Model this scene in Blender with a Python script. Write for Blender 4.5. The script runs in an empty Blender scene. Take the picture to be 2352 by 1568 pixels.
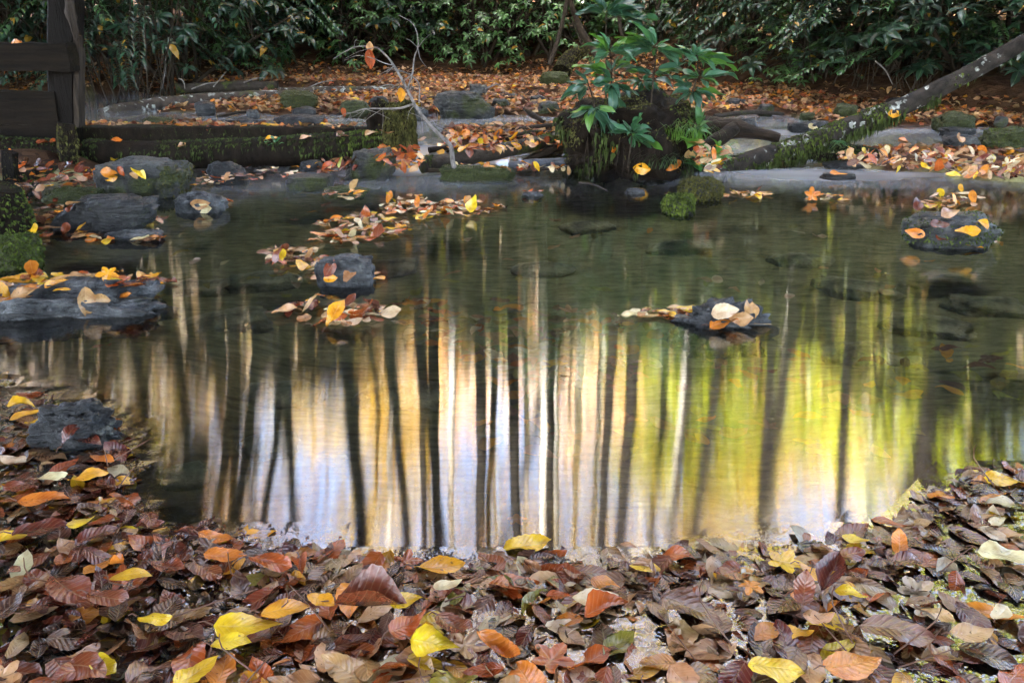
import bpy, bmesh, math, random
import numpy as np
from mathutils import Vector, Matrix, noise, Euler
R = math.radians
rnd = random.Random(7)
nr = np.random.RandomState(11)
scene = bpy.context.scene
col = scene.collection

# ------------------------------------------------------------ camera
F = 1829.0; CX, CY = 1176.0, 784.0; H = 0.8; PITCH = 21.6
cam_d = bpy.data.cameras.new('camera'); cam = bpy.data.objects.new('camera', cam_d); col.objects.link(cam)
cam_d.sensor_width = 36.0; cam_d.lens = 36.0 * F / 2352.0
cam_d.clip_start = 0.05; cam_d.clip_end = 2000
cam.location = (0, 0, H); cam.rotation_euler = (R(90 - PITCH), 0, 0)
scene.camera = cam
# ------------------------------------------------------------ sky, sun, exposure
SUN_EL, SUN_AZ = 60.0, 205.0            # azimuth from +Y clockwise: behind the camera, a little to the left
w = bpy.data.worlds.new('World'); scene.world = w; w.use_nodes = True
nt = w.node_tree; bg = nt.nodes['Background']
sky = nt.nodes.new('ShaderNodeTexSky'); sky.sky_type = 'NISHITA'; sky.sun_disc = False
sky.sun_elevation = R(SUN_EL); sky.sun_rotation = R(SUN_AZ); sky.air_density = 1.0; sky.dust_density = 4.0
nt.links.new(sky.outputs[0], bg.inputs[0]); bg.inputs[1].default_value = 0.15
sd = bpy.data.lights.new('sun', 'SUN'); sd.energy = 5.0; sd.angle = R(0.5); sd.color = (1.0, 0.93, 0.82)
so = bpy.data.objects.new('sun', sd); col.objects.link(so)
az = R(SUN_AZ)
sv = Vector((math.sin(az) * math.cos(R(SUN_EL)), math.cos(az) * math.cos(R(SUN_EL)), math.sin(R(SUN_EL))))
so.rotation_euler = (-sv).to_track_quat('-Z', 'Y').to_euler(); so.location = sv * 30
scene.view_settings.view_transform = 'Standard'; scene.view_settings.look = 'None'
scene.view_settings.exposure = 4.6; scene.view_settings.gamma = 1.0
scene.render.engine = 'CYCLES'
cy = scene.cycles
cy.use_denoising = True; cy.max_bounces = 6; cy.diffuse_bounces = 3; cy.glossy_bounces = 3
cy.transparent_max_bounces = 12; cy.transmission_bounces = 4; cy.caustics_reflective = False; cy.caustics_refractive = False
cy.sample_clamp_indirect = 4.0; cy.use_adaptive_sampling = True; cy.adaptive_threshold = 0.02

# ------------------------------------------------------------ from a pixel of the photograph to a place on the ground
_c, _s = math.cos(R(PITCH)), math.sin(R(PITCH))
def ray(x, y):
    a, b = (x - CX) / F, -(y - CY) / F
    return Vector((a, _c + b * _s, -_s + b * _c))
def D(x, y, z=0.0):
    d = ray(x, y); t = (z - H) / d.z
    return Vector((d.x * t, d.y * t, z))
def DY(x, y, Y):
    d = ray(x, y); t = Y / d.y
    return Vector((d.x * t, Y, H + d.z * t))
def proj(p):
    v = Vector(p) - Vector((0, 0, H)); f = v.y * _c - v.z * _s
    if f < 0.05: return None
    u = v.y * _s + v.z * _c
    return CX + F * v.x / f, CY - F * u / f, f

# ------------------------------------------------------------ naming helpers
def put(o, parent=None):
    col.objects.link(o)
    if parent is not None: o.parent = parent
    return o
def tag(o, label=None, cat=None, group=None, kind=None):
    if label: o['label'] = label
    if cat: o['category'] = cat
    if group: o['group'] = group
    if kind: o['kind'] = kind
    return o
def empty(name, loc=(0, 0, 0), rz=0, parent=None):
    o = bpy.data.objects.new(name, None); o.empty_display_size = 0.1
    o.location = loc; o.rotation_euler = (0, 0, rz); return put(o, parent)
def mesh_obj(name, V, Fc, m, parent=None, smooth=True, loc=None, uv=None, tint=None, extra=None):
    me = bpy.data.meshes.new(name)
    me.from_pydata([tuple(v) for v in V] if not isinstance(V, np.ndarray) else V.tolist(), [], Fc if isinstance(Fc, list) else Fc.tolist())
    if smooth: me.polygons.foreach_set('use_smooth', [True] * len(me.polygons))
    if uv is not None:
        l = me.uv_layers.new(name='UVMap')
        idx = np.empty(len(me.loops), dtype=np.int32); me.loops.foreach_get('vertex_index', idx)
        l.data.foreach_set('uv', np.asarray(uv, dtype=np.float32)[idx].ravel())
    if tint is not None:
        a = me.color_attributes.new('tint', 'FLOAT_COLOR', 'POINT')
        t = np.ones((len(V), 4), dtype=np.float32); t[:, :3] = tint
        a.data.foreach_set('color', t.ravel())
    for k, arr in (extra or {}).items():
        a = me.attributes.new(k, 'FLOAT', 'POINT'); a.data.foreach_set('value', np.asarray(arr, dtype=np.float32))
    me.materials.append(m); me.update()
    o = bpy.data.objects.new(name, me)
    if loc is not None: o.location = loc
    return put(o, parent)
def sm(a, b, x):
    t = min(1.0, max(0.0, (x - a) / (b - a))); return t * t * (3 - 2 * t)
def N3(x, y, z=0.0): return noise.noise(Vector((x, y, z)))

# ------------------------------------------------------------ materials
class NT:
    def __init__(s, name):
        s.m = bpy.data.materials.new(name); s.m.use_nodes = True; s.t = s.m.node_tree
        s.b = s.t.nodes['Principled BSDF']; s.out = s.t.nodes['Material Output']
    def n(s, kind, **kw):
        q = s.t.nodes.new('ShaderNode' + kind)
        for k, v in kw.items():
            if k.startswith('i_'):
                key = k[2:]; key = int(key) if key.isdigit() else key
                q.inputs[key].default_value = v
            else: setattr(q, k, v)
        return q
    def l(s, a, b): s.t.links.new(a, b)
    def math(s, op, a, b=None, c=None, clamp=False):
        q = s.t.nodes.new('ShaderNodeMath'); q.operation = op; q.use_clamp = clamp
        for i, v in enumerate((a, b, c)):
            if v is None: continue
            if isinstance(v, (int, float)): q.inputs[i].default_value = v
            else: s.l(v, q.inputs[i])
        return q.outputs[0]
    def mix(s, f, a, b, mode='MIX'):
        q = s.t.nodes.new('ShaderNodeMix'); q.data_type = 'RGBA'; q.blend_type = mode
        for i, v in ((0, f), (6, a), (7, b)):
            if isinstance(v, (int, float)): q.inputs[i].default_value = v
            elif isinstance(v, tuple): q.inputs[i].default_value = (*v, 1)
            else: s.l(v, q.inputs[i])
        return q.outputs[2]
    def ramp(s, f, pts):
        q = s.t.nodes.new('ShaderNodeValToRGB'); e = q.color_ramp.elements
        while len(e) < len(pts): e.new(0.5)
        for i, (p, c) in enumerate(pts): e[i].position = p; e[i].color = (*c, 1)
        s.l(f, q.inputs[0]); return q.outputs[0]
    def noise(s, scale, detail=4, rough=0.55, vec=None, stretch=None):
        tc = s.n('TexCoord'); v = vec or tc.outputs['Object']
        if stretch:
            mp = s.n('Mapping'); mp.inputs['Scale'].default_value = stretch; s.l(v, mp.inputs[0]); v = mp.outputs[0]
        q = s.n('TexNoise'); q.inputs['Scale'].default_value = scale; q.inputs['Detail'].default_value = detail
        q.inputs['Roughness'].default_value = rough; s.l(v, q.inputs['Vector']); return q.outputs['Fac']
    def world_noise(s, scale, detail=4, rough=0.55, stretch=None):
        g = s.n('NewGeometry'); return s.noise(scale, detail, rough, g.outputs['Position'], stretch)
    def bump(s, h, strength=0.5, dist=0.01, normal=None):
        q = s.n('Bump'); q.inputs['Strength'].default_value = strength; q.inputs['Distance'].default_value = dist
        s.l(h, q.inputs['Height'])
        if normal is not None: s.l(normal, q.inputs['Normal'])
        return q.outputs[0]

def leaf_material(name, rough=0.38, wet=True, trans=0.18, veins=9.0):
    t = NT(name); tc = t.n('UVMap'); sep = t.n('SeparateXYZ'); t.l(tc.outputs[0], sep.inputs[0])
    u, v = sep.outputs[0], sep.outputs[1]
    av = t.math('ABSOLUTE', t.math('SUBTRACT', v, 0.5))
    ph = t.math('FRACT', t.math('SUBTRACT', t.math('MULTIPLY', u, veins), t.math('MULTIPLY', av, 4.0)))
    tri = t.math('ABSOLUTE', t.math('SUBTRACT', ph, 0.5))
    side = t.math('SUBTRACT', 1.0, t.math('MULTIPLY', tri, 7.0), clamp=True)
    mid = t.math('SUBTRACT', 1.0, t.math('MULTIPLY', av, 26.0), clamp=True)
    vein = t.math('MAXIMUM', t.math('MULTIPLY', side, 0.55), mid)
    a = t.n('Attribute', attribute_name='tint'); base = a.outputs['Color']
    n1 = t.world_noise(38, 3); n2 = t.world_noise(160, 2)
    dark = t.mix(1.0, base, (0.62, 0.5, 0.42), 'MULTIPLY')
    c = t.mix(t.math('MULTIPLY', t.math('SUBTRACT', n1, 0.4), 3.2, clamp=True), base, dark)
    spot = t.math('MULTIPLY', t.math('SUBTRACT', n2, 0.66), 14.0, clamp=True)
    c = t.mix(t.math('MULTIPLY', spot, 0.7), c, (0.03, 0.018, 0.01))
    c = t.mix(t.math('MULTIPLY', vein, 0.32), c, t.mix(0.5, base, (0.75, 0.55, 0.3)))
    t.l(c, t.b.inputs['Base Color'])
    t.b.inputs['Roughness'].default_value = rough
    t.b.inputs['Specular IOR Level'].default_value = 0.5
    h = t.math('ADD', t.math('MULTIPLY', tri, 0.8), t.math('MULTIPLY', mid, -0.5))
    h = t.math('ADD', h, t.math('MULTIPLY', n2, 0.6))
    bn = t.bump(h, 0.55, 0.002); t.l(bn, t.b.inputs['Normal'])
    if wet:
        t.b.inputs['Coat Weight'].default_value = 0.4; t.b.inputs['Coat Roughness'].default_value = 0.07; t.b.inputs['Coat IOR'].default_value = 1.5
        t.l(t.bump(t.world_noise(75, 3, 0.6), 0.8, 0.006), t.b.inputs['Coat Normal'])
    if trans:
        tr = t.n('BsdfTranslucent'); t.l(c, tr.inputs[0]); mx = t.n('MixShader', i_0=trans)
        t.l(t.b.outputs[0], mx.inputs[1]); t.l(tr.outputs[0], mx.inputs[2]); t.l(mx.outputs[0], t.out.inputs[0])
    return t.m
M_leaf = leaf_material('autumn_leaf', 0.24)
M_leaf_dry = leaf_material('autumn_leaf_dry', 0.6, False)

def green_material(name, rough=0.33, trans=0.22):
    t = NT(name); tc = t.n('UVMap'); sep = t.n('SeparateXYZ'); t.l(tc.outputs[0], sep.inputs[0])
    av = t.math('ABSOLUTE', t.math('SUBTRACT', sep.outputs[1], 0.5))
    mid = t.math('SUBTRACT', 1.0, t.math('MULTIPLY', av, 16.0), clamp=True)
    a = t.n('Attribute', attribute_name='tint'); n1 = t.world_noise(30, 2)
    c = t.mix(t.math('MULTIPLY', n1, 0.5), a.outputs['Color'], t.mix(1.0, a.outputs['Color'], (0.5, 0.6, 0.55), 'MULTIPLY'))
    c = t.mix(t.math('MULTIPLY', mid, 0.45), c, (0.16, 0.24, 0.1))
    t.l(c, t.b.inputs['Base Color']); t.b.inputs['Roughness'].default_value = rough
    t.b.inputs['Specular IOR Level'].default_value = 0.45
    t.l(t.bump(t.math('MULTIPLY', mid, -1.0), 0.4, 0.002), t.b.inputs['Normal'])
    tr = t.n('BsdfTranslucent'); t.l(t.mix(1.0, c, (1.2, 1.6, 0.5), 'MULTIPLY'), tr.inputs[0]); mx = t.n('MixShader', i_0=trans)
    t.l(t.b.outputs[0], mx.inputs[1]); t.l(tr.outputs[0], mx.inputs[2]); t.l(mx.outputs[0], t.out.inputs[0])
    return t.m
M_green = green_material('rhododendron_leaf')

def crown_material(name):
    t = NT(name); a = t.n('Attribute', attribute_name='tint')
    t.l(a.outputs['Color'], t.b.inputs['Base Color']); t.b.inputs['Roughness'].default_value = 0.6
    tr = t.n('BsdfTranslucent'); t.l(a.outputs['Color'], tr.inputs[0]); mx = t.n('MixShader', i_0=0.4)
    t.l(t.b.outputs[0], mx.inputs[1]); t.l(tr.outputs[0], mx.inputs[2]); t.l(mx.outputs[0], t.out.inputs[0])
    return t.m
M_crown = crown_material('autumn_crown')

def rock_material(name, c1, c2, moss=0.0, rough=0.42, scale=9.0, mossc=((0.01, 0.016, 0.005), (0.05, 0.06, 0.014))):
    t = NT(name); n1 = t.noise(scale, 6, 0.62); n2 = t.noise(scale * 5, 5, 0.6)
    lay = t.noise(scale * 1.2, 5, 0.6, stretch=(0.6, 1.2, 5.0))
    c = t.ramp(n1, [(0.36, tuple(.6 * q for q in c1)), (0.5, tuple(0.5 * (a + b) for a, b in zip(c1, c2))), (0.66, tuple(1.25 * q for q in c2))])
    c = t.mix(t.math('MULTIPLY', t.math('SUBTRACT', n2, 0.45), 1.6, clamp=True), c, tuple(a * 0.35 for a in c1))
    lich = t.math('MULTIPLY', t.math('SUBTRACT', t.noise(scale * 2.3, 3), 0.64), 12.0, clamp=True)
    c = t.mix(t.math('MULTIPLY', lich, 0.35), c, (0.28, 0.29, 0.26))
    if moss > 0:
        mk = t.math('MULTIPLY', t.math('SUBTRACT', t.noise(scale * 0.45, 4, 0.7), 0.72 - moss * 0.45), 9.0, clamp=True)
        mc = t.ramp(t.noise(scale * 14, 3, 0.7), [(0.35, mossc[0]), (0.65, mossc[1])])
        c = t.mix(mk, c, mc)
    t.l(c, t.b.inputs['Base Color'])
    rr = t.math('MULTIPLY_ADD', n2, 0.35, rough - 0.12); t.l(rr, t.b.inputs['Roughness'])
    t.b.inputs['Specular IOR Level'].default_value = 0.3
    h = t.math('ADD', t.math('MULTIPLY', n1, 0.6), t.math('ADD', t.math('MULTIPLY', n2, 0.35), t.math('MULTIPLY', lay, 0.8)))
    t.l(t.bump(h, 1.0, 0.035), t.b.inputs['Normal']); return t.m
M_rock = rock_material('grey_rock', (0.018, 0.02, 0.023), (0.075, 0.08, 0.083), 0.25)
M_rock_blue = rock_material('blue_grey_rock', (0.014, 0.016, 0.02), (0.105, 0.112, 0.12), 0.1, 0.42, 14)
M_rock_mossy = rock_material('mossy_rock', (0.014, 0.015, 0.015), (0.05, 0.05, 0.043), 0.9)
M_rock_part = rock_material('half_mossy_rock', (0.018, 0.02, 0.022), (0.07, 0.07, 0.068), 0.5)
M_rock_wet = rock_material('wet_dark_rock', (0.009, 0.01, 0.012), (0.035, 0.037, 0.04), 0.12, 0.3)
M_stone_bed = rock_material('drowned_stone', (0.17, 0.165, 0.09), (0.4, 0.39, 0.24), 0.0, 0.8)

def moss_material(name, a, b):
    t = NT(name); n = t.world_noise(22, 4, 0.7); at = t.n('Attribute', attribute_name='tint')
    c = t.ramp(n, [(0.3, a), (0.66, b)]); c = t.mix(1.0, c, at.outputs['Color'], 'MULTIPLY')
    t.l(c, t.b.inputs['Base Color']); t.b.inputs['Roughness'].default_value = 0.85
    t.b.inputs['Specular IOR Level'].default_value = 0.2; return t.m
M_moss = moss_material('moss_green', (0.014, 0.024, 0.006), (0.095, 0.13, 0.022))
M_moss_olive = moss_material('moss_olive', (0.022, 0.024, 0.008), (0.11, 0.105, 0.03))
M_moss_dark = moss_material('moss_dark', (0.01, 0.016, 0.006), (0.06, 0.085, 0.02))

def bark_material(name, c1, c2, lichen=0.0, lc=(0.42, 0.45, 0.42), moss=0.0, stretch=(1, 1, 1), scale=14, rough=0.75):
    t = NT(name); n1 = t.noise(scale, 6, 0.65, stretch=stretch); n2 = t.noise(scale * 4, 4, 0.6, stretch=stretch)
    c = t.ramp(n1, [(0.32, c1), (0.68, c2)])
    c = t.mix(t.math('MULTIPLY', t.math('SUBTRACT', n2, 0.5), 2.5, clamp=True), c, tuple(q * 0.4 for q in c1))
    if lichen:
        lk = t.math('MULTIPLY', t.math('SUBTRACT', t.noise(17, 3, 0.5), 0.75 - 0.2 * lichen), 22.0, clamp=True)
        lk2 = t.math('MULTIPLY', t.math('SUBTRACT', t.noise(30, 3, 0.6), 0.5), 8.0, clamp=True)
        c = t.mix(t.math('MULTIPLY', lk, t.math('MULTIPLY_ADD', lk2, 0.6, 0.4)), c, lc)
    if moss:
        mk = t.math('MULTIPLY', t.math('SUBTRACT', t.noise(5.0, 4, 0.7), 0.74 - 0.4 * moss), 9.0, clamp=True)
        c = t.mix(mk, c, t.ramp(t.noise(90, 3), [(0.35, (0.02, 0.03, 0.008)), (0.65, (0.1, 0.13, 0.02))]))
    t.l(c, t.b.inputs['Base Color']); t.b.inputs['Roughness'].default_value = rough
    h = t.math('ADD', t.math('MULTIPLY', n1, 1.0), t.math('MULTIPLY', n2, 0.5))
    t.b.inputs['Specular IOR Level'].default_value = 0.1
    t.l(t.bump(h, 0.8, 0.012), t.b.inputs['Normal']); return t.m
M_bark_lichen = bark_material('lichen_bark', (0.01, 0.009, 0.008), (0.05, 0.042, 0.036), 0.72, moss=0.25)
M_bark_far = bark_material('far_log_bark', (0.025, 0.02, 0.017), (0.09, 0.072, 0.06), 0.95, moss=0.45)
M_bark_wet = bark_material('wet_log_bark', (0.015, 0.012, 0.01), (0.06, 0.05, 0.042), 0.2, moss=0.45, rough=0.5)
M_drift = bark_material('driftwood', (0.008, 0.006, 0.004), (0.04, 0.028, 0.02), 0.0, rough=0.5, stretch=(0.5, 2, 2))
M_oldwood = bark_material('weathered_timber', (0.001, 0.0008, 0.0006), (0.016, 0.011, 0.007), 0.0, rough=0.65, stretch=(0.35, 1, 3.5), scale=9)
M_postwood = bark_material('weathered_post', (0.002, 0.0015, 0.0012), (0.008, 0.006, 0.005), 0.0, rough=0.65, stretch=(3.5, 3.5, 0.35), scale=9)
M_greywood = bark_material('grey_board', (0.015, 0.012, 0.01), (0.07, 0.055, 0.045), 0.0, rough=0.7, stretch=(4, 4, 0.3), scale=9)
M_twig = bark_material('dead_twig', (0.1, 0.09, 0.085), (0.3, 0.28, 0.27), 0.3, scale=40)
M_stem = bark_material('shrub_stem', (0.02, 0.016, 0.012), (0.07, 0.055, 0.04), 0.0, scale=30)
M_stump = bark_material('rotten_stump', (0.004, 0.003, 0.002), (0.02, 0.014, 0.01), 0.0, moss=0.2, stretch=(2, 2, 0.6))
M_trunk = bark_material('forest_bark', (0.01, 0.008, 0.007), (0.035, 0.028, 0.023), 0.1, scale=5, stretch=(2, 2, 0.4))
M_birch = bark_material('birch_bark', (0.62, 0.6, 0.56), (0.85, 0.83, 0.8), 0.0, scale=3, stretch=(1, 1, 3))
M_stalk = NT('leaf_stalk').m; M_stalk.node_tree.nodes['Principled BSDF'].inputs['Base Color'].default_value = (0.12, 0.05, 0.025, 1)

def ground_material():
    t = NT('stream_ground'); w_ = t.n('Attribute', attribute_name='litter')
    g1 = t.world_noise(4, 6, 0.6); g2 = t.world_noise(55, 5, 0.7); g3 = t.world_noise(14, 5, 0.65, stretch=(0.7, 2.2, 1))
    sand = t.ramp(g3, [(0.28, (0.12, 0.12, 0.05)), (0.5, (0.29, 0.28, 0.13)), (0.72, (0.44, 0.42, 0.22))])
    sand = t.mix(t.math('MULTIPLY', t.math('SUBTRACT', g2, 0.5), 2.2, clamp=True), sand, (0.08, 0.075, 0.045))
    grit = t.math('MULTIPLY', t.math('SUBTRACT', t.world_noise(260, 2, 0.5), 0.68), 14, clamp=True)
    sand = t.mix(t.math('MULTIPLY', grit, 0.6), sand, (0.3, 0.28, 0.22))
    sand = t.mix(t.math('MULTIPLY', t.n('Attribute', attribute_name='mud').outputs['Fac'], 0.8), sand, t.mix(1.0, sand, (0.42, 0.33, 0.36), 'MULTIPLY'))
    vor = t.n('TexVoronoi', feature='F1'); vor.inputs['Scale'].default_value = 16; gg = t.n('NewGeometry'); t.l(gg.outputs['Position'], vor.inputs['Vector'])
    lit = t.ramp(t.n('SeparateColor').outputs[0], [(0, (0, 0, 0)), (1, (1, 1, 1))])
    sc = t.n('SeparateColor'); t.l(vor.outputs['Color'], sc.inputs[0])
    lit = t.ramp(sc.outputs[0], [(0.0, (0.03, 0.012, 0.006)), (0.35, (0.06, 0.028, 0.012)), (0.7, (0.09, 0.048, 0.024)), (1.0, (0.04, 0.02, 0.012))])
    c = t.mix(w_.outputs['Fac'], sand, lit)
    c = t.mix(t.math('MULTIPLY', g1, 0.35), c, t.mix(1.0, c, (0.5, 0.5, 0.5), 'MULTIPLY'))
    t.l(c, t.b.inputs['Base Color']); t.b.inputs['Roughness'].default_value = 0.9; t.b.inputs['Specular IOR Level'].default_value = 0.15
    h = t.math('ADD', t.math('MULTIPLY', vor.outputs['Distance'], 0.5), t.math('ADD', g3, t.math('MULTIPLY', g2, 0.5)))
    t.l(t.bump(h, 0.8, 0.02), t.b.inputs['Normal']); return t.m
M_ground = ground_material()

def water_material():
    t = NT('stream_water'); t.t.nodes.remove(t.b)
    foam = t.n('Attribute', attribute_name='foam').outputs['Fac']; rip = t.n('Attribute', attribute_name='ripple').outputs['Fac']
    # calm pool: long soft swell; among the leaves: menisci
    n1 = t.world_noise(2.0, 1, 0.4, stretch=(1.0, 1.4, 1)); n2 = t.world_noise(24, 3, 0.6); n3 = t.world_noise(62, 2, 0.5)
    vor = t.n('TexVoronoi', feature='SMOOTH_F1'); vor.inputs['Scale'].default_value = 28
    g = t.n('NewGeometry'); t.l(g.outputs['Position'], vor.inputs['Vector'])
    hr = t.math('ADD', t.math('MULTIPLY', n2, 0.5), t.math('ADD', t.math('MULTIPLY', n3, 0.12), t.math('MULTIPLY', vor.outputs['Distance'], 0.22)))
    h = t.math('ADD', t.math('MULTIPLY', t.math('MULTIPLY', hr, rip), 0.009), t.math('MULTIPLY', n1, 0.0011))
    bn = t.bump(h, 1.0, 1.0)
    gl = t.n('BsdfAnisotropic'); gl.distribution = 'BECKMANN'
    rough = t.math('MULTIPLY_ADD', rip, -0.02, 0.062); t.l(rough, gl.inputs['Roughness'])
    an = t.math('MULTIPLY_ADD', rip, -0.74, 0.74); t.l(an, gl.inputs['Anisotropy'])
    tg = t.n('Tangent', direction_type='UV_MAP'); tg.uv_map = 'UVMap'; t.l(tg.outputs[0], gl.inputs['Tangent'])
    gl.inputs['Rotation'].default_value = 0.0
    t.l(bn, gl.inputs['Normal'])
    fr = t.n('Fresnel'); fr.inputs['IOR'].default_value = 2.1; t.l(bn, fr.inputs['Normal'])
    tp = t.n('BsdfTransparent'); tp.inputs[0].default_value = (0.86, 0.88, 0.78, 1)
    df = t.n('BsdfDiffuse'); df.inputs[0].default_value = (0.5, 0.53, 0.57, 1)
    m0 = t.n('MixShader'); t.l(foam, m0.inputs[0]); t.l(tp.outputs[0], m0.inputs[1]); t.l(df.outputs[0], m0.inputs[2])
    m1 = t.n('MixShader'); t.l(fr.outputs[0], m1.inputs[0]); t.l(m0.outputs[0], m1.inputs[1]); t.l(gl.outputs[0], m1.inputs[2])
    t.l(m1.outputs[0], t.out.inputs[0]); return t.m
M_water = water_material()

# ------------------------------------------------------------ ground and water
MAT_EDGE = [(-60, 868), (0, 880), (90, 905), (270, 965), (290, 1060), (300, 1205), (480, 1222), (700, 1255), (900, 1300), (1170, 1282), (1450, 1292),
            (1620, 1258), (1900, 1245), (2050, 1195), (2140, 1130), (2250, 1080), (2352, 1080), (2500, 1080)]
_me = sorted((D(x, y).x, D(x, y).y) for x, y in MAT_EDGE)
_mx = [a for a, b in _me]; _my = [b for a, b in _me]
def mat_y(x): return float(np.interp(x, _mx, _my))
BANK = [(-500, 245), (-200, 235), (200, 212), (450, 186), (700, 182), (1000, 178), (1300, 186), (1650, 200), (1900, 226), (2352, 262), (2900, 290)]
_bk = [D(x, y, 0.15) for x, y in BANK]
def bank_y(x):
    return float(np.interp(x, [p.x for p in _bk], [p.y for p in _bk]))
def ell(b, z):
    c0 = D((b[0] + b[2]) / 2, b[3], z); c1 = D((b[0] + b[2]) / 2, b[1], z)
    yc = (c0.y + c1.y) / 2; xm = DY((b[0] + b[2]) / 2, (b[1] + b[3]) / 2, yc).x
    rx = (b[2] - b[0]) / 2 * yc / F
    return xm, yc, rx, (c1.y - c0.y) / 2
CHANNELS = [ell(b, 0.12) for b in [(60, 205, 560, 264), (400, 200, 900, 224), (100, 258, 640, 292), (500, 262, 1330, 302), (930, 290, 1020, 345),
            (1700, 262, 1860, 290), (1560, 268, 1760, 300), (1180, 222, 1290, 234), (1470, 225, 1600, 245), (1880, 298, 2600, 350)]]
BARS = [ell(b, 0.03) for b in [(1880, 348, 2500, 388), (2150, 384, 2560, 408)]]
def water_z(x, y):
    k = sm(-1.05, -.7, x); lo = 5.12 - 0.5 * k * (1 - sm(1.0, 1.4, x)); return 0.12 * sm(lo, lo + .18 + .55 * k, y)
def ground_z(x, y):
    yb = bank_y(x)
    n = 0.03 * N3(x * 1.3, y * 1.3) + 0.012 * N3(x * 5, y * 5, 3)
    if y > yb:
        d = y - yb
        z = 0.16 + 0.42 * (1 - math.exp(-d * 0.7)) + 0.05 * max(0, d - 1.5) + n * 3
        if y > 30: z += 0.36 * (y - 30) * sm(30, 60, y)
        if y > 160: z -= 0.36 * (y - 160) * 0.9
        return z
    yt = 5.3 - .15 * sm(-.7, -.4, x) + 0.95 * sm(1.0, 1.6, x); rampw = .1 + .35 * sm(-.75, -.4, x)
    up = 0.15 + n * .6 + .035 * sm(6.5, 8.5, y)
    for (cx, cy_, rx, ry) in CHANNELS:
        q = ((x - cx) / rx) ** 2 + ((y - cy_) / ry) ** 2
        if q < 1.3: up = min(up, up - 0.16 * sm(1.3, 0.5, q))
    if y > yt: z = up
    else:
        ins = y - mat_y(x)
        z = -0.028 - 0.15 * sm(-0.05, 1.3, ins) + n * 0.8
        if ins < 0: z = -0.03 + n * 0.3 + 0.03 * sm(0, 1.5, -ins)
        side = sm(-2.0, -2.9, x) * sm(1.5, 3, y) + sm(3.2, 4.2, abs(x)) * sm(6, 2, y)
        z += 0.3 * min(1, side)
        z = z + (up - z) * sm(yt - rampw, yt, y)
    for (cx, cy_, rx, ry) in BARS:
        q = ((x - cx) / rx) ** 2 + ((y - cy_) / ry) ** 2
        if q < 1.6: z = max(z, z + (0.075 + n * 0.5 + water_z(x, y) - z) * sm(1.5, 0.4, q))
    return z
def axis(a, b, st, far, lo=None):
    v = list(np.arange(a, b, st)); s = st
    while v[-1] < far: s *= 1.22; v.append(v[-1] + s)
    s = st
    while v[0] > (lo if lo is not None else -far): s *= 1.22; v.insert(0, v[0] - s)
    return v
xs = axis(-6.5, 6.5, 0.09, 420); ys = axis(0.0, 12.5, 0.09, 600, -60)
V = np.array([(x, y, ground_z(x, y)) for y in ys for x in xs])
nx, ny = len(xs), len(ys)
def grid_faces(nx, ny):
    i = np.arange(nx - 1)[None, :] + nx * np.arange(ny - 1)[:, None]; i = i.ravel()
    return np.stack([i, i + 1, i + 1 + nx, i + nx], 1)
lit = np.array([1.0 if (v[2] > water_z(v[0], v[1]) - 0.02 and v[1] > 4.6) or v[1] > bank_y(v[0]) or (v[1] < mat_y(v[0]) + 0.13 and v[1] < 2.6) or v[2] > 0.05 else 0.0 for v in V])
mud = np.array([(1 - sm(.25, 1.0, v[1] - mat_y(v[0]))) if v[1] < 4 else 0.0 for v in V])
tag(mesh_obj('ground', V, grid_faces(nx, ny), M_ground, extra={'litter': lit, 'mud': mud}), 'sandy stream bed and leaf covered forest floor around the pool', kind='structure')
wx = list(np.arange(-7, 7.01, 0.07)); wy = list(np.arange(-1.0, 12.6, 0.07))
WV = np.array([(x, y, water_z(x, y)) for y in wy for x in wx])
foam = []; ripv = []
for x, y, z in WV:
    st = 0.5 + 0.65 * N3(x * 0.7, y * 6.0, 1.7) + 0.4 * N3(x * 1.5, y * 14, 4)
    up = sm(4.6, 5.3, y)
    f = up * (0.16 + 0.8 * max(0, st - 0.3))
    # fast tongues: centre chute and the run on the right
    a = math.exp(-((x + 0.55) / 0.55) ** 2 - ((y - 4.75) / 0.42) ** 2)
    b = math.exp(-((x - 3.0) / 1.6) ** 2 - ((y - (4.55 + 0.10 * (x - 2))) / 0.30) ** 2)
    c = math.exp(-((x - 1.75) / 0.8) ** 2 - ((y - 4.75) / 0.35) ** 2)
    d = math.exp(-((x + 1.9) / 1.2) ** 2 - ((y - 4.3) / 0.28) ** 2)
    e = math.exp(-((x + 1.1) / 0.9) ** 2 - ((y - 6.3) / 0.3) ** 2)
    f += (0.75 * a + 0.62 * b + 0.6 * c + 0.3 * d + 0.35 * e) * (0.45 + 0.75 * max(0, st))
    # thin veil of silt and motion over the pool
    f += 0.012
    foam.append(min(0.85, max(0.0, f)))
    my = mat_y(x); ripv.append(1.0 - sm(my - 0.09, my + 0.03, y) if y < 2.7 else 0.0)
uv = np.stack([WV[:, 0] * 0.1, WV[:, 1] * 0.1], 1)
tag(mesh_obj('water', WV, grid_faces(len(wx), len(wy)), M_water, uv=uv, extra={'foam': foam, 'ripple': ripv}), 'still pool and silky stream water', kind='structure')

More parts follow.
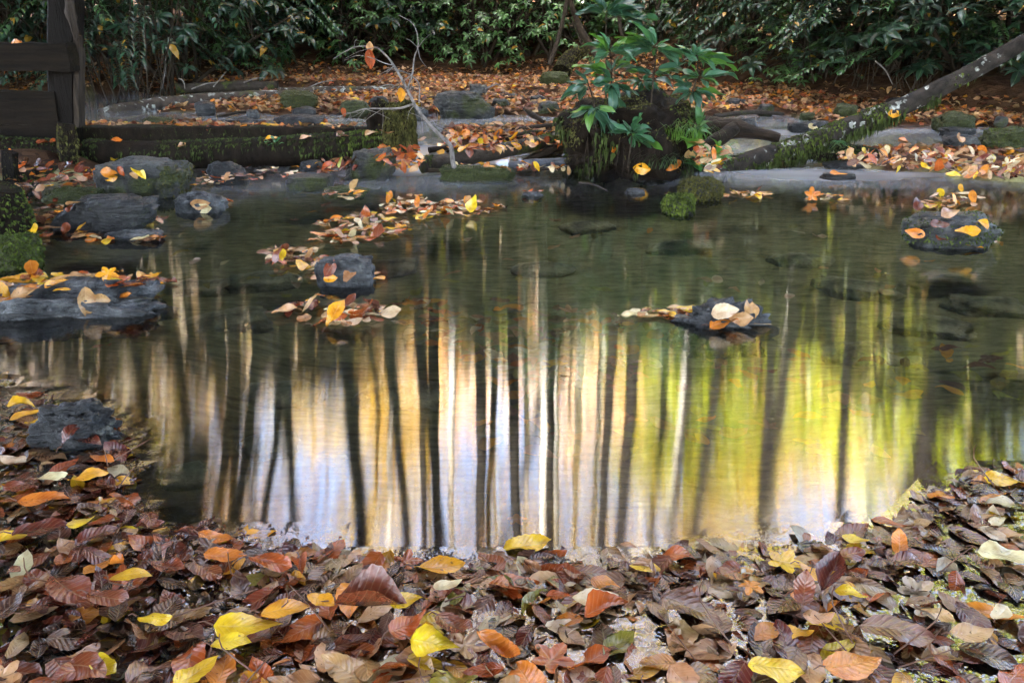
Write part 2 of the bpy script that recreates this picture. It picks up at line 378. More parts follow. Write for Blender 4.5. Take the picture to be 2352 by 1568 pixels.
# ------------------------------------------------------------ leaves
COL = {'yellow': (0.75, 0.5, 0.02), 'golden': (0.75, 0.36, 0.02), 'orange': (0.62, 0.21, 0.025), 'rust': (0.38, 0.08, 0.015),
       'russet': (0.19, 0.045, 0.018), 'dark red': (0.11, 0.02, 0.012), 'dark brown': (0.07, 0.03, 0.018), 'tan': (0.52, 0.3, 0.14),
       'cream': (0.72, 0.6, 0.38), 'pale brown': (0.3, 0.15, 0.06), 'mauve brown': (0.15, 0.065, 0.045), 'olive': (0.3, 0.28, 0.04), 'beige': (0.5, 0.34, 0.18)}
def leaf_geo(seg=12, W=0.27, fold=0.15, curl=0.1, wave=0.03, ph=0.0, serr=0.05, cross=5, kind='oval', twist=0.0):
    if kind == 'maple':
        V, U = [(0, 0, 0)], [(0.5, 0.5)]; A = 60
        for r in (0.5, 1.0):
            for k in range(A):
                th = 2 * math.pi * k / A - math.pi; tq = abs(((th / (2 * math.pi / 5)) + .5) % 1 - .5) * 2; lobes = (1 - tq) ** .85 * .9 + .16 * (1 - abs(((tq * 2.5) % 1) - .5) * 2)
                rr = 0.5 * (0.42 + 0.58 * lobes) * (1.0 - 0.25 * (1 - math.cos(th)) / 2) * (r if r == 1 else 0.42)
                x, y = rr * math.cos(th), rr * math.sin(th)
                V.append((x, y, curl * (x * x * 3) + fold * abs(y) + wave * math.sin(th * 5 + ph) * r)); U.append((x + 0.5, 0.5 + y))
        Fc = [(0, 1 + k, 1 + (k + 1) % A) for k in range(A)]
        Fc += [(1 + k, 1 + A + k, 1 + A + (k + 1) % A, 1 + (k + 1) % A) for k in range(A)]
        return np.array(V), np.array(U), Fc
    V, U = [], []; vs = np.linspace(-1, 1, cross); bend = rnd.uniform(-.28, .28); peak = rnd.uniform(.7, 1.0); tipc = rnd.uniform(-.22, .22) if cross > 3 or seg > 5 else 0
    for i in range(seg + 1):
        u = i / seg
        wdt = W * (math.sin(math.pi * min(1, u ** peak)) ** 0.72 if 0 < u < 1 else 0.0)
        if u > 0.8: wdt *= 1 - 0.55 * ((u - 0.8) / 0.2) ** 2
        wdt *= 1 + .1 * math.sin(u * 5.3 + ph * 2) + .05 * math.sin(u * 13 + ph * 5)
        if serr and 0 < i < seg: wdt *= 1 + (serr if i % 2 else -serr)
        for v in vs:
            x = u - 0.5; y = v * wdt + bend * (x * x - .12)
            z = fold * abs(v) * wdt * 2 + curl * (4 * x * x - 0.4) * 0.5 + wave * abs(v) * math.sin(u * 9 + ph + (1.3 if v > 0 else 0)) + twist * x * y * 6 + tipc * max(0, u - .65) ** 2 * 4
            V.append((x, y, z)); U.append((u, (v + 1) / 2))
    c = cross
    Fc = [(i * c + j, (i + 1) * c + j, (i + 1) * c + j + 1, i * c + j + 1) for i in range(seg) for j in range(c - 1)]
    return np.array(V), np.array(U), Fc
class Batch:
    def __init__(s): s.V, s.U, s.T, s.F, s.n = [], [], [], [], 0
    def add(s, geo, M, size, pos, tint):
        V, U, Fc = geo; P = (V * size) @ np.array(M).T + np.array(pos)
        s.V.append(P); s.U.append(U); s.T.append(np.tile(np.array(tint), (len(P), 1)))
        n = s.n; s.F += [tuple(i + n for i in f) for f in Fc]; s.n += len(P)
    def build(s, name, m, parent=None, smooth=True):
        V = np.concatenate(s.V); U = np.concatenate(s.U); T = np.concatenate(s.T)
        return mesh_obj(name, V, s.F, m, parent, smooth, uv=U, tint=T)
def rot(yaw, pitch, roll): return Euler((roll, pitch, yaw), 'XYZ').to_matrix()
def frame(d, up=Vector((0, 0, 1)), roll=0.0):
    d = Vector(d).normalized(); s = up.cross(d)
    if s.length < 1e-4: s = Vector((1, 0, 0))
    s.normalize(); n = d.cross(s)
    m = Matrix((d, s, n)).transposed()
    return m @ Matrix.Rotation(roll, 3, 'X')
LOW = [leaf_geo(4, 0.28, rnd.uniform(0, .3), rnd.uniform(-.3, .5), .05, rnd.uniform(0, 6), 0, 3) for _ in range(10)]
MID = [leaf_geo(9, rnd.uniform(.18, .31), rnd.uniform(-.08, .18), rnd.uniform(-.2, .25), rnd.uniform(.0, .06), rnd.uniform(0, 6), 0.03, 3) for _ in range(44)]
def hi(kind='oval', curl=None, fold=None): return leaf_geo(14, rnd.uniform(.23, .31), rnd.uniform(-.05, .16) if fold is None else fold,
            rnd.uniform(-.15, .2) if curl is None else curl, rnd.uniform(.01, .05), rnd.uniform(0, 6), 0.035, 7, kind, rnd.uniform(-.3, .3))
def vary(c, a=0.2):
    k = rnd.uniform(1 - a, 1 + a); g = rnd.uniform(0.9, 1.12); return (min(.9, c[0] * k), min(.9, c[1] * k * g), c[2] * k)

def tube_geo(pts, radii, n=8, rough=0.0, seed=0, cap=True, sub=1, nfreq=6.0):
    """tube along pts; returns verts, faces"""
    P = [Vector(p) for p in pts]; Rr = list(radii)
    if sub > 1:                                        # catmull-rom
        Q, S = [], []
        for i in range(len(P) - 1):
            p0 = P[max(0, i - 1)]; p1 = P[i]; p2 = P[i + 1]; p3 = P[min(len(P) - 1, i + 2)]
            for k in range(sub):
                t = k / sub; Q.append(0.5 * ((2 * p1) + (p2 - p0) * t + (2 * p0 - 5 * p1 + 4 * p2 - p3) * t * t + (3 * p1 - p0 - 3 * p2 + p3) * t ** 3))
                S.append(Rr[i] * (1 - t) + Rr[i + 1] * t)
        Q.append(P[-1]); S.append(Rr[-1]); P, Rr = Q, S
    V, Fc = [], []; ref = Vector((0, 0, 1))
    for i, p in enumerate(P):
        d = (P[min(i + 1, len(P) - 1)] - P[max(i - 1, 0)]).normalized()
        if abs(d.dot(ref)) > 0.95: ref = Vector((1, 0, 0)) if abs(d.x) < .9 else Vector((0, 1, 0))
        a = d.cross(ref).normalized(); b = d.cross(a)
        ref = ref if True else b
        for k in range(n):
            th = 2 * math.pi * k / n; o = a * math.cos(th) + b * math.sin(th)
            r = Rr[i]
            if rough: r *= 1 + rough * (noise.noise((p + o * Rr[i]) * nfreq + Vector((seed, 0, 0))) + 0.5 * noise.noise((p + o * Rr[i]) * nfreq * 3 + Vector((seed, 9, 0))))
            V.append(p + o * r)
    for i in range(len(P) - 1):
        for k in range(n):
            Fc.append((i * n + k, i * n + (k + 1) % n, (i + 1) * n + (k + 1) % n, (i + 1) * n + k))
    if cap:
        for i, fl in ((0, True), (len(P) - 1, False)):
            V.append(P[i]); c = len(V) - 1
            for k in range(n):
                f = (i * n + k, i * n + (k + 1) % n, c); Fc.append(f[::-1] if not fl else f)
    return V, Fc
class MB:
    def __init__(s): s.V, s.F = [], []
    def add(s, g):
        n = len(s.V); s.V += [tuple(v) for v in g[0]]; s.F += [tuple(i + n for i in f) for f in g[1]]; return s
    def tube(s, *a, **k): return s.add(tube_geo(*a, **k))
    def build(s, name, m, parent=None, smooth=True): return mesh_obj(name, s.V, s.F, m, parent, smooth)

# --- one leaf as a thing of its own (blade with its stalk)
USED = set(); LEAVES = []          # every single leaf: (projected size, builder data)
def ang_to_yaw(x, y, ang):
    dep = max(0.15, math.sin(math.atan2(H, max(.3, D(x, y).y)))); a = R(ang)
    return math.atan2(math.sin(a) / dep, math.cos(a))
HERO = []
def hero(x, y, px, ang, c, label, z=0.012, Y=None, kind='oval', pitch=0, roll=0, curl=None, fold=None, name='fallen_leaf', group=None, mat=None):
    p = D(x, y, z) if Y is None else DY(x, y, Y)
    dist = proj(p)[2]; L = px * dist / F
    yaw = ang_to_yaw(x, y, ang) if Y is None else R(ang)
    if Y is None and abs(pitch) < 40: L = min(max(L, 0.045), 0.125)
    M = rot(yaw, -R(pitch), R(roll))
    tc = vary(COL[c], 0.1)
    V, U, Fc = hi(kind, curl, fold)
    P = (V * L) @ np.array(M).T
    o = mesh_obj(name, P, Fc, mat or M_leaf, None, True, loc=p, uv=U, tint=np.tile(np.array(tc), (len(P), 1)))
    tag(o, label, 'leaf', group or 'fallen autumn leaves'); HERO.append((x, y, label, c))
    if px > 45:
        b = M @ Vector((-0.5 * L, 0, (0.3 * (curl or .1)) * L)); e = M @ Vector((-0.72 * L, 0.05 * L * rnd.uniform(-1, 1), 0.06 * L))
        s = mesh_obj('stalk', *tube_geo([b, (b + e) / 2 + Vector((0, 0, .004)), e], [.0013, .001, .0008], 5), M_stalk, o)
    return o

# ------------------------------------------------------------ forest behind the bank (seen mostly as reflections)
def quads(C, size, tint, nrs, flat=0.0, name='crown', parent=None, m=None):
    n = len(C); a = nrs.normal(size=(n, 3)); a /= np.linalg.norm(a, axis=1)[:, None]
    b = np.cross(a, nrs.normal(size=(n, 3))); b /= np.linalg.norm(b, axis=1)[:, None]
    s = (size * nrs.uniform(0.6, 1.3, n))[:, None]
    V = np.stack([C - a * s, C + b * s * 0.45, C + a * s, C - b * s * 0.45], 1).reshape(-1, 3)
    Fq = np.arange(4 * n).reshape(n, 4); T = np.repeat(tint, 4, axis=0)
    return mesh_obj(name, V, Fq, m or M_crown, parent, False, tint=T)
def make_tree(name, h, r, clusters, per, spread, pal, leaf=0.1, z0=0.3, seed=0, bark=M_trunk, crown_r=2.6, lean=0.0, fork=False):
    nrs = np.random.RandomState(seed); q = random.Random(seed)
    root = empty(name)
    top = Vector((lean * h, q.uniform(-.02, .02) * h, h))
    pts = [Vector((0, 0, -0.3)), Vector((lean * h * .3 + q.uniform(-.15, .15), 0, h * .33)), Vector((lean * h * .65 + q.uniform(-.25, .25), q.uniform(-.2, .2), h * .66)), top]
    mb = MB().tube(pts, [r * 1.15, r * .95, r * .72, r * .25], 8, 0.06, seed, sub=5)
    C = []; T = []
    for i in range(clusters):
        u = z0 + (1 - z0) * (i + q.random()) / clusters; k = u * 3; i0 = min(2, int(k)); base = pts[i0].lerp(pts[i0 + 1], k - i0)
        th = q.uniform(0, 6.28); rr = crown_r * (0.35 + 0.65 * math.sin(math.pi * min(1, (u - z0) / (1 - z0) * .9 + .1))) * q.uniform(.35, 1)
        tip = base + Vector((math.cos(th) * rr, math.sin(th) * rr, rr * q.uniform(.1, .9)))
        if i % 2 == 0 or fork: mb.tube([base, base.lerp(tip, .55) + Vector((0, 0, .1)), tip], [r * .28 * (1.2 - u), r * .15 * (1.2 - u), .01], 5, sub=2)
        c = nrs.normal(size=(per, 3)) * spread * np.array([1, 1, .6]) + np.array(tip); C.append(c)
        base_c = np.array(pal[q.randrange(len(pal))]); T.append(np.clip(base_c * nrs.uniform(.65, 1.25, (per, 1)), 0, .9))
    mb.build('trunk', bark, root)
    quads(np.concatenate(C), leaf, np.concatenate(T), nrs, parent=root)
    return root
def copy_tree(o, parent=None):
    c = o.copy(); col.objects.link(c); c.parent = parent
    for ch in list(o.children): copy_tree(ch, c)
    return c
PAL_TAN = [(.74, .56, .38), (.82, .68, .5), (.7, .4, .2), (.86, .8, .68)]
PAL_YEL = [(.82, .6, .07), (.8, .5, .05), (.82, .66, .2)]
PAL_LIME = [(.64, .74, .02), (.82, .8, .03), (.54, .68, .03)]
PAL_OR = [(.78, .46, .1), (.75, .36, .07), (.78, .6, .26)]
def spot(px, e_tan, Yd):           # place below which a trunk's reflection passes pixel column px at reflected elevation e
    return (px - CX) / F * (_c + e_tan * _s) * Yd
protos = {
 'tan': make_tree('beech_tree', 21, .17, 50, 80, .75, PAL_TAN, .17, .28, 1),
 'yellow': make_tree('maple_tree', 16, .13, 48, 80, .6, PAL_YEL, .15, .2, 2, crown_r=2.2),
 'orange': make_tree('oak_tree', 22, .2, 50, 75, .8, PAL_OR, .17, .35, 3, lean=.05),
 'lime': make_tree('young_maple_tree', 9.5, .07, 44, 60, .5, PAL_LIME, .12, .15, 4, crown_r=1.9),
 'bare': make_tree('poplar_tree', 24, .098, 26, 26, .6, PAL_TAN, .11, .55, 5, lean=.02, crown_r=2.2),
 'birch': make_tree('birch_tree', 18, .11, 26, 36, .5, PAL_YEL, .1, .5, 6, bark=M_birch, crown_r=1.7),
 'fork': make_tree('locust_tree', 20, .1, 24, 24, .6, PAL_OR, .11, .5, 8, lean=-.06, fork=True, crown_r=2.4)}
WHAT = {'tan': ('tree', 'tall beech with thin tan autumn leaves'), 'yellow': ('tree', 'yellow leaved maple'), 'orange': ('tree', 'leaning oak with orange leaves'),
        'lime': ('tree', 'young lime yellow maple'), 'bare': ('tree', 'dark straight trunk almost bare of leaves'), 'birch': ('tree', 'white barked birch with pale trunk'),
        'fork': ('tree', 'slim dark tree with forked bare limbs')}
used_proto = set()
def plant(kind, x, y, s=1.0, rz=0.0, label=None, group='trees of the autumn wood behind the stream', tilt=0.0):
    o = protos[kind] if kind not in used_proto else copy_tree(protos[kind]); used_proto.add(kind)
    o.location = (x, y, ground_z(x, y)); o.scale = (s, s, s); o.rotation_euler = (0, R(tilt), rz)
    tag(o, label or (WHAT[kind][1] + ' in the wood behind the rhododendrons'), 'tree', group); return o
# (column in the picture, distance, kind, scale, tilt)
TR = [(600, 16, 'fork', .9, -3), (700, 15, 'bare', 0.9, -5), (770, 22, 'bare', 1.1, 1), (800, 13, 'bare', 1.3, 0), (1118, 18, 'fork', .9, 4), (980, 22, 'bare', .8, -2), (620, 20, 'fork', 1, -5), (565, 17, 'bare', .8, -3), (1280, 21, 'fork', .8, 3), (1540, 20, 'bare', .8, 2), (1630, 22, 'fork', .8, 3), (1690, 24, 'bare', .8, -3), (1770, 21, 'bare', .7, 1), (2050, 19, 'bare', .8, 0), (838, 26, 'fork', 1, 2), (890, 14, 'bare', 1, 0), (955, 16, 'bare', 0.9, 1), (1015, 14, 'bare', 0.95, -3),
      (1090, 15, 'fork', 1.1, 3), (1172, 13.5, 'bare', 0.95, 0), (1258, 15, 'bare', 0.9, -1), (1310, 30, 'tan', 1, 0), (1365, 23, 'fork', .8, -3), (1405, 14, 'bare', 0.95, 0), (1452, 13, 'bare', 1.15, 0),
      (1500, 28, 'orange', .9, 0), (1583, 14.5, 'bare', 0.8, 0), (1662, 13.5, 'bare', 0.9, -4), (1735, 15, 'bare', 0.9, 1), (1808, 13.5, 'bare', 0.95, 0), (1880, 13.5, 'bare', 0.95, 4), (1960, 27, 'tan', 1, 0),
      (2040, 30, 'orange', 1, 0), (2150, 11.5, 'bare', 1.6, 0), (2162, 12.5, 'bare', 1.4, 0), (2232, 13, 'bare', 1.4, 1), (2420, 18, 'tan', 1, 0), (520, 20, 'tan', 1, 0), (430, 15, 'bare', 1.1, -2), (330, 22, 'tan', 1, 0), (200, 18, 'bare', 1.2, 2), (60, 22, 'tan', 1, 0),
      (930, 17, 'birch', .8, -3), (1205, 18, 'birch', .8, 0), (1238, 16, 'birch', 1.1, 2), (1600, 17, 'birch', 1, 0), (1790, 16.5, 'birch', .9, 0), (2195, 17, 'birch', .9, 0), (655, 18, 'birch', 1.3, 0), (1120, 20, 'birch', .8, 1), (2100, 21, 'birch', .8, 0), (560, 19, 'birch', .8, 0), (1395, 20, 'birch', .7, 0), (1045, 18, 'birch', .9, -1), (1310, 19, 'birch', 1.0, 1), (1490, 21, 'birch', .9, 0), (1700, 20, 'birch', .9, -1), (1850, 19, 'birch', .8, 0), (2010, 17, 'birch', 1, 0), (1330, 33, 'birch', .9, 1), (1490, 34, 'birch', .8, -1), (1925, 30, 'birch', .8, 2),
      (850, 21, 'yellow', .8, 0), (905, 29, 'yellow', .9, 0), (720, 27, 'yellow', .8, 0), (1510, 17.5, 'lime', .9, 0), (1600, 17.5, 'lime', .95, 0), (1745, 17, 'lime', .85, 0), (1660, 21, 'yellow', .75, 0), (1900, 17, 'lime', .8, 0), (700, 14, 'fork', 1, -9), (745, 15, 'fork', .9, -7), (640, 16, 'fork', 1, -8), (1330, 15, 'fork', .9, -6), (1480, 16, 'fork', .9, 6), (940, 17, 'fork', .9, 5), (2330, 12.5, 'lime', 1.25, 0), (2290, 16, 'lime', 1.3, 0), (2400, 19, 'lime', 1.3, 0), (2080, 20, 'lime', 1, 0),
      (1130, 26, 'lime', .9, 0), (1360, 17, 'birch', .8, 1), (1560, 15.5, 'birch', .8, 0), (1640, 16, 'birch', .9, -1), (1770, 15.5, 'birch', .8, 0), (1230, 15, 'birch', .9, 1), (340, 14, 'yellow', .7, 0), (280, 19, 'lime', 1, 0), (1010, 31, 'orange', .9, 0), (1720, 29, 'orange', 1, 0), (1400, 33, 'tan', 1, 0), (1850, 26, 'orange', .8, 0)]
_col = {}
LMK = [(1130, 'the dark small upright stone'), (-80, 'the left end of the rail'), (2430, 'the high end of the leaning trunk'), (60, 'the rail'), (150, 'the tall post'), (330, 'the big blocky boulder'), (520, 'the pointed black rock'), (710, 'the flat topped rock'), (800, 'the blocky grey stone'), (850, 'the wedge rock'), (919, 'the green gold stump'),
       (1010, 'the dead branch'), (1090, 'the large smooth boulder'), (1200, 'the cut log'), (1260, 'the slanting grey sapling'), (1390, 'the tallest thin sapling'), (1480, 'the root stump'), (1600, 'the moss capped rock'), (1650, 'the rosette plant'),
       (1740, 'the driftwood root'), (1850, 'the trunk foot'), (1940, 'the slim dark stone'), (2060, 'the hanging fern'), (2180, 'the humped boulder'), (2310, 'the pointed mossy boulder')]
DISTW = lambda d: 'close' if d < 17 else ('farther' if d < 24 else 'deep')
for i, (px, d, k, s, tl) in enumerate(TR):
    x = spot(px, .5, d)
    cands = []
    for lm in sorted(LMK, key=lambda q: abs(q[0] - px))[:4]:
        cands += [WHAT[k][1] + ', ' + DISTW(d) + ' beyond ' + lm[1], WHAT[k][1] + ' beyond ' + lm[1]]
    cands = [c for c in cands if len(c.split()) <= 16]; lab = next((c for c in cands if c not in _col), cands[0])
    n_ = _col.get(lab, 0); _col[lab] = n_ + 1
    if k in ('tan', 'orange') and 950 < px < 2050: s *= .72
    plant(k, x, d, s, rnd.uniform(0, 6.28) if tl == 0 else 0, lab, tilt=tl)
# hillside wood: one far mass beyond the counted trees
def hill_wood():
    C, T = [], []; mb = MB(); pal = PAL_TAN + PAL_YEL + [(.75, .4, .14)] + [(.82, .72, .56)] * 6
    for i in range(420):
        y = rnd.uniform(36, 150); x = rnd.uniform(-1.0, 1.0) * (18 + y * .75); z = ground_z(x, y); h = rnd.uniform(10, 18)
        mb.tube([(x, y, z - .5), (x + rnd.uniform(-.5, .5), y, z + h * .95)], [.2, .05], 5)
        n = 150; c = nr.normal(size=(n, 3)) * np.array([1.6, 1.6, h * .22]) + np.array([x, y, z + h * .62]); C.append(c)
        T.append(np.clip(np.array(pal[rnd.randrange(len(pal))]) * nr.uniform(.7, 1.2, (n, 1)), 0, .9))
    tag(mb.build('distant_trunks', M_trunk), 'mass of trunks on the far hillside wood', kind='stuff')
    tag(quads(np.concatenate(C), .55, np.concatenate(T), nr, name='distant_foliage'), 'mass of autumn leaves on the far hillside wood', kind='stuff')
hill_wood()
# trees added out of view, round and behind the viewer, to block sky and sun
shade_blocker = make_tree('added_shade_tree', 22, .3, 100, 95, 1.1, [(.06, .08, .02), (.1, .08, .02)], .62, .25, 21, crown_r=5.6)
OVER = [(-6, 3.5), (-7.2, 8)]
CAN = [(-3.5, -4.5), (3.5, -4), (-9, -2), (9, -2), (-8, -9), (0, -9.5), (8, -9), (-12, 4), (12, 4), (-14, -5), (14, -5), (-4, -15), (5, -15), (-12, 10.5), (-11, -16), (12, -16), (-18, 2), (18, 3)]
for i, (x, y) in enumerate(CAN + OVER):
    o = shade_blocker if i == 0 else copy_tree(shade_blocker)
    o.location = (x, y, max(-.05, ground_z(x, y))); o.rotation_euler = (0, 0, rnd.uniform(0, 6)); s = rnd.uniform(.85, 1.15); o.scale = (s, s, s) if i < len(CAN) else (1.0, .8, .8)
    tag(o, 'unseen tall tree added beside and behind the view to shade the stream', 'tree', 'unseen trees added to shade the stream')

# ------------------------------------------------------------ rhododendrons and dog hobble on the far bank
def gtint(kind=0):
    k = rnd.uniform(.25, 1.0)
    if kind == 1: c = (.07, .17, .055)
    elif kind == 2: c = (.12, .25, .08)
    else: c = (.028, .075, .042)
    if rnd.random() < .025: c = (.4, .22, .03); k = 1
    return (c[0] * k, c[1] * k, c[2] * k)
SH_LEAF = [leaf_geo(3, rnd.uniform(.14, .22), .25, rnd.uniform(-.5, -.1), .0, 0, 0, 3) for _ in range(4)]
def whorl(bt, p, axisd, n, L, droop, kind=0, geo=None):
    t0 = rnd.uniform(0, 6.28); a = Vector(axisd).normalized(); s = a.cross(Vector((0.3, 1, 0.2))).normalized(); q = a.cross(s)
    for k in range(n):
        th = t0 + 2 * math.pi * k / n + rnd.uniform(-.2, .2); dr = droop + rnd.uniform(-.3, .3)
        d = (s * math.cos(th) + q * math.sin(th)) * math.cos(dr) - a * math.sin(dr)
        l = L * rnd.uniform(.7, 1.15)
        m = frame(d, a, rnd.uniform(-.4, .4)); bt.add((geo or SH_LEAF)[rnd.randrange(4)], m, l, Vector(p) + d * l * .5, gtint(kind))
def make_shrub(name, h, rad, nwh, L, kind, droop=.35, low=.05):
    root = empty(name); bt = Batch(); mb = MB(); tips = []
    for i in range(nwh):
        th = rnd.uniform(0, 6.28); u = low + (1 - low) * rnd.random(); z = h * u
        rr = rad * (1 - .55 * u ** 2.2) * (rnd.random() ** .45)
        p = Vector((math.cos(th) * rr, math.sin(th) * rr, z + rnd.uniform(-.1, .1))); tips.append(p)
        ax = Vector((math.cos(th) * .6, math.sin(th) * .6, .9)).normalized()
        whorl(bt, p, ax, rnd.randint(6, 9), L, droop, kind)
    for i in range(9):
        th = rnd.uniform(0, 6.28); b = Vector((math.cos(th) * .25, math.sin(th) * .25, -.2)); e = tips[rnd.randrange(nwh)]
        mid = (b + e) / 2 + Vector((rnd.uniform(-.3, .3), rnd.uniform(-.3, .3), .2)); mb.tube([b, mid, e], [.028, .018, .006], 5, sub=4)
        for _ in range(7):
            f = tips[rnd.randrange(nwh)]
            if (f - mid).length < 1.6: mb.tube([mid, (mid + f) / 2 + Vector((0, 0, .08)), f], [.011, .007, .003], 4, sub=2)
    mb.build('stems', M_stem, root); bt.build('foliage', M_green, root); return root
def make_hobble(name, n_arch, kind):
    root = empty(name); bt = Batch(); mb = MB()
    for i in range(n_arch):
        th = rnd.uniform(0, 6.28); L = rnd.uniform(.8, 1.9); b = Vector((rnd.uniform(-.7, .7), rnd.uniform(-.5, .5), 0)); z = rnd.uniform(.5, 2.4)
        o = Vector((math.cos(th), math.sin(th), 0)); pts = [b, b + o * L * .35 + Vector((0, 0, z)), b + o * L * .75 + Vector((0, 0, z * .95)), b + o * L * 1.1 + Vector((0, 0, z * .55))]
        g = tube_geo(pts, [.008, .006, .004, .002], 4, sub=6, cap=False); mb.add(g)
        P = [Vector(g[0][k * 4]) for k in range(len(g[0]) // 4)]
        for k in range(6, len(P)):
            dd = (P[k] - P[k - 1]).normalized()
            for sgn in (-1, 1):
                for half in (0, .5):
                    sd_ = dd.cross(Vector((0, 0, 1))).normalized() * sgn; d = (sd_ * .75 + dd * .8 + Vector((0, 0, -.35))).normalized(); l = rnd.uniform(.07, .11)
                    bt.add(SH_LEAF[rnd.randrange(4)], frame(d, Vector((0, 0, 1)), rnd.uniform(-.4, .4)), l, P[k].lerp(P[k - 1], half) + d * l * .5, gtint(kind))
    mb.build('stems', M_stem, root); bt.build('foliage', M_green, root); return root
shr = [make_shrub('rhododendron', 3.6, 1.7, 360, .165, 0), make_shrub('rhododendron', 3.2, 1.5, 460, .12, 0, .15), make_shrub('rhododendron', 1.5, .95, 230, .11, 2, .2, .0), make_shrub('rhododendron', 3.4, 1.6, 380, .14, 1, .25)]  # last one greener: light from the opening put into the centre shrubs' leaf colour
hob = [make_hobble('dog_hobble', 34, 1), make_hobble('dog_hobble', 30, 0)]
SHR = []
def bush(proto, px, back, s, label, rz=None):
    yb = None; x0 = (px - CX) / F
    Y = 9.0
    for _ in range(12): Y = bank_y(x0 * Y * 1.04) + back
    x = x0 * Y * 1.04
    o = proto if not proto.get('used') else copy_tree(proto); proto['used'] = 1; 
    if 'used' in o: pass
    o.location = (x, Y, ground_z(x, Y) - .05); o.scale = (s, s, s * rnd.uniform(.95, 1.1) * (.66 if px > 1750 else (.85 if px < 420 else 1))); o.rotation_euler = (0, 0, rz if rz is not None else rnd.uniform(0, 6.28))
    tag(o, label, 'shrub', 'rhododendron thicket on the far bank'); SHR.append(o); return o
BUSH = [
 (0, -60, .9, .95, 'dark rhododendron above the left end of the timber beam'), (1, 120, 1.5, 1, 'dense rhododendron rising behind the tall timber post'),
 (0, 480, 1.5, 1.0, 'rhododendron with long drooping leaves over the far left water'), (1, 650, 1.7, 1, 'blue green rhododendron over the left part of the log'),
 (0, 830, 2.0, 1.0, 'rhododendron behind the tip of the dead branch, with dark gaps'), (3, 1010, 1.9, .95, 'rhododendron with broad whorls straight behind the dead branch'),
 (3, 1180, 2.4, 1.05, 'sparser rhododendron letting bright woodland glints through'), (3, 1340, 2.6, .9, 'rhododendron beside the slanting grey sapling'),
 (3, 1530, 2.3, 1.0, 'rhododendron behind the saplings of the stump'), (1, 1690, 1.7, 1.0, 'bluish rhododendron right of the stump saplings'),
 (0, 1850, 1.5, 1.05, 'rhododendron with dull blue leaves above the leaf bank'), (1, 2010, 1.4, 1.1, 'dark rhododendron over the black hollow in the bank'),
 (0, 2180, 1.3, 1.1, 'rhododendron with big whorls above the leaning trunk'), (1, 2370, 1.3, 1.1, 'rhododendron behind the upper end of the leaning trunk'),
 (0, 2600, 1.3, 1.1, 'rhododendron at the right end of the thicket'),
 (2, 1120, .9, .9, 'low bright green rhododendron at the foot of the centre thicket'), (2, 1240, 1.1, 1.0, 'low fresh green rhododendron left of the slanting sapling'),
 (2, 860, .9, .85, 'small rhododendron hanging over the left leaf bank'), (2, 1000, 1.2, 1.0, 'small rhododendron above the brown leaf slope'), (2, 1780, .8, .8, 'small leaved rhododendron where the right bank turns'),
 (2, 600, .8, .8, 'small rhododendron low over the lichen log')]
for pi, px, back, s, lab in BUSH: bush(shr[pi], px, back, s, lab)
for pi, px, back, s, lab in [(0, 250, .6, 1.0, 'dog hobble with arching sprays right of the timber post'), (1, 380, .7, .95, 'dog hobble drooping over the pale left water'),
        (0, 560, 1.0, .9, 'dog hobble spray behind the far log'), (1, 120, .8, 1.0, 'dog hobble behind the tall post'), (1, 1900, .8, .9, 'dog hobble over the dark right bank'), (0, 2030, .5, .8, 'dog hobble hanging beside the black hollow'), (1, 1600, 1.0, .8, 'dog hobble just left of the right thicket')]:
    bush(hob[pi], px, back, s, lab)
used_lm = set()
for i in range(23):
    a = shr[i % 2]; o = copy_tree(a); x = (-16 + i * 2.0 if i < 17 else -5 + (i - 17) * 1.7) + rnd.uniform(-.4, .4); y = (12.8 if i < 17 else 14.2) + rnd.uniform(-.5, 1.2) + .05 * abs(x); 
    s = rnd.uniform(1.3, 1.6) if x < 3.2 else rnd.uniform(.8, .95); o.location = (x, y + (1.4 if -1.2 < x < 2.6 else 0), ground_z(x, y)); o.scale = (s, s, s); o.rotation_euler = (0, 0, rnd.uniform(0, 6))
    q_ = proj((o.location.x, o.location.y, 1)); lms = [m_ for m_ in sorted(LMK, key=lambda q: abs(q[0] - q_[0]))]
    nm = next(('rhododendron in the dark second row, in line with ' + m_[1] for m_ in lms if m_[1] not in used_lm), 'x'); used_lm.add(nm.split('line with ')[1])
    tag(o, nm if -150 < q_[0] < 2500 else 'tall rhododendron of the second row beyond the side of the view', 'shrub', 'second row of rhododendrons')
for o in bpy.data.objects:
    if 'used' in o: del o['used']

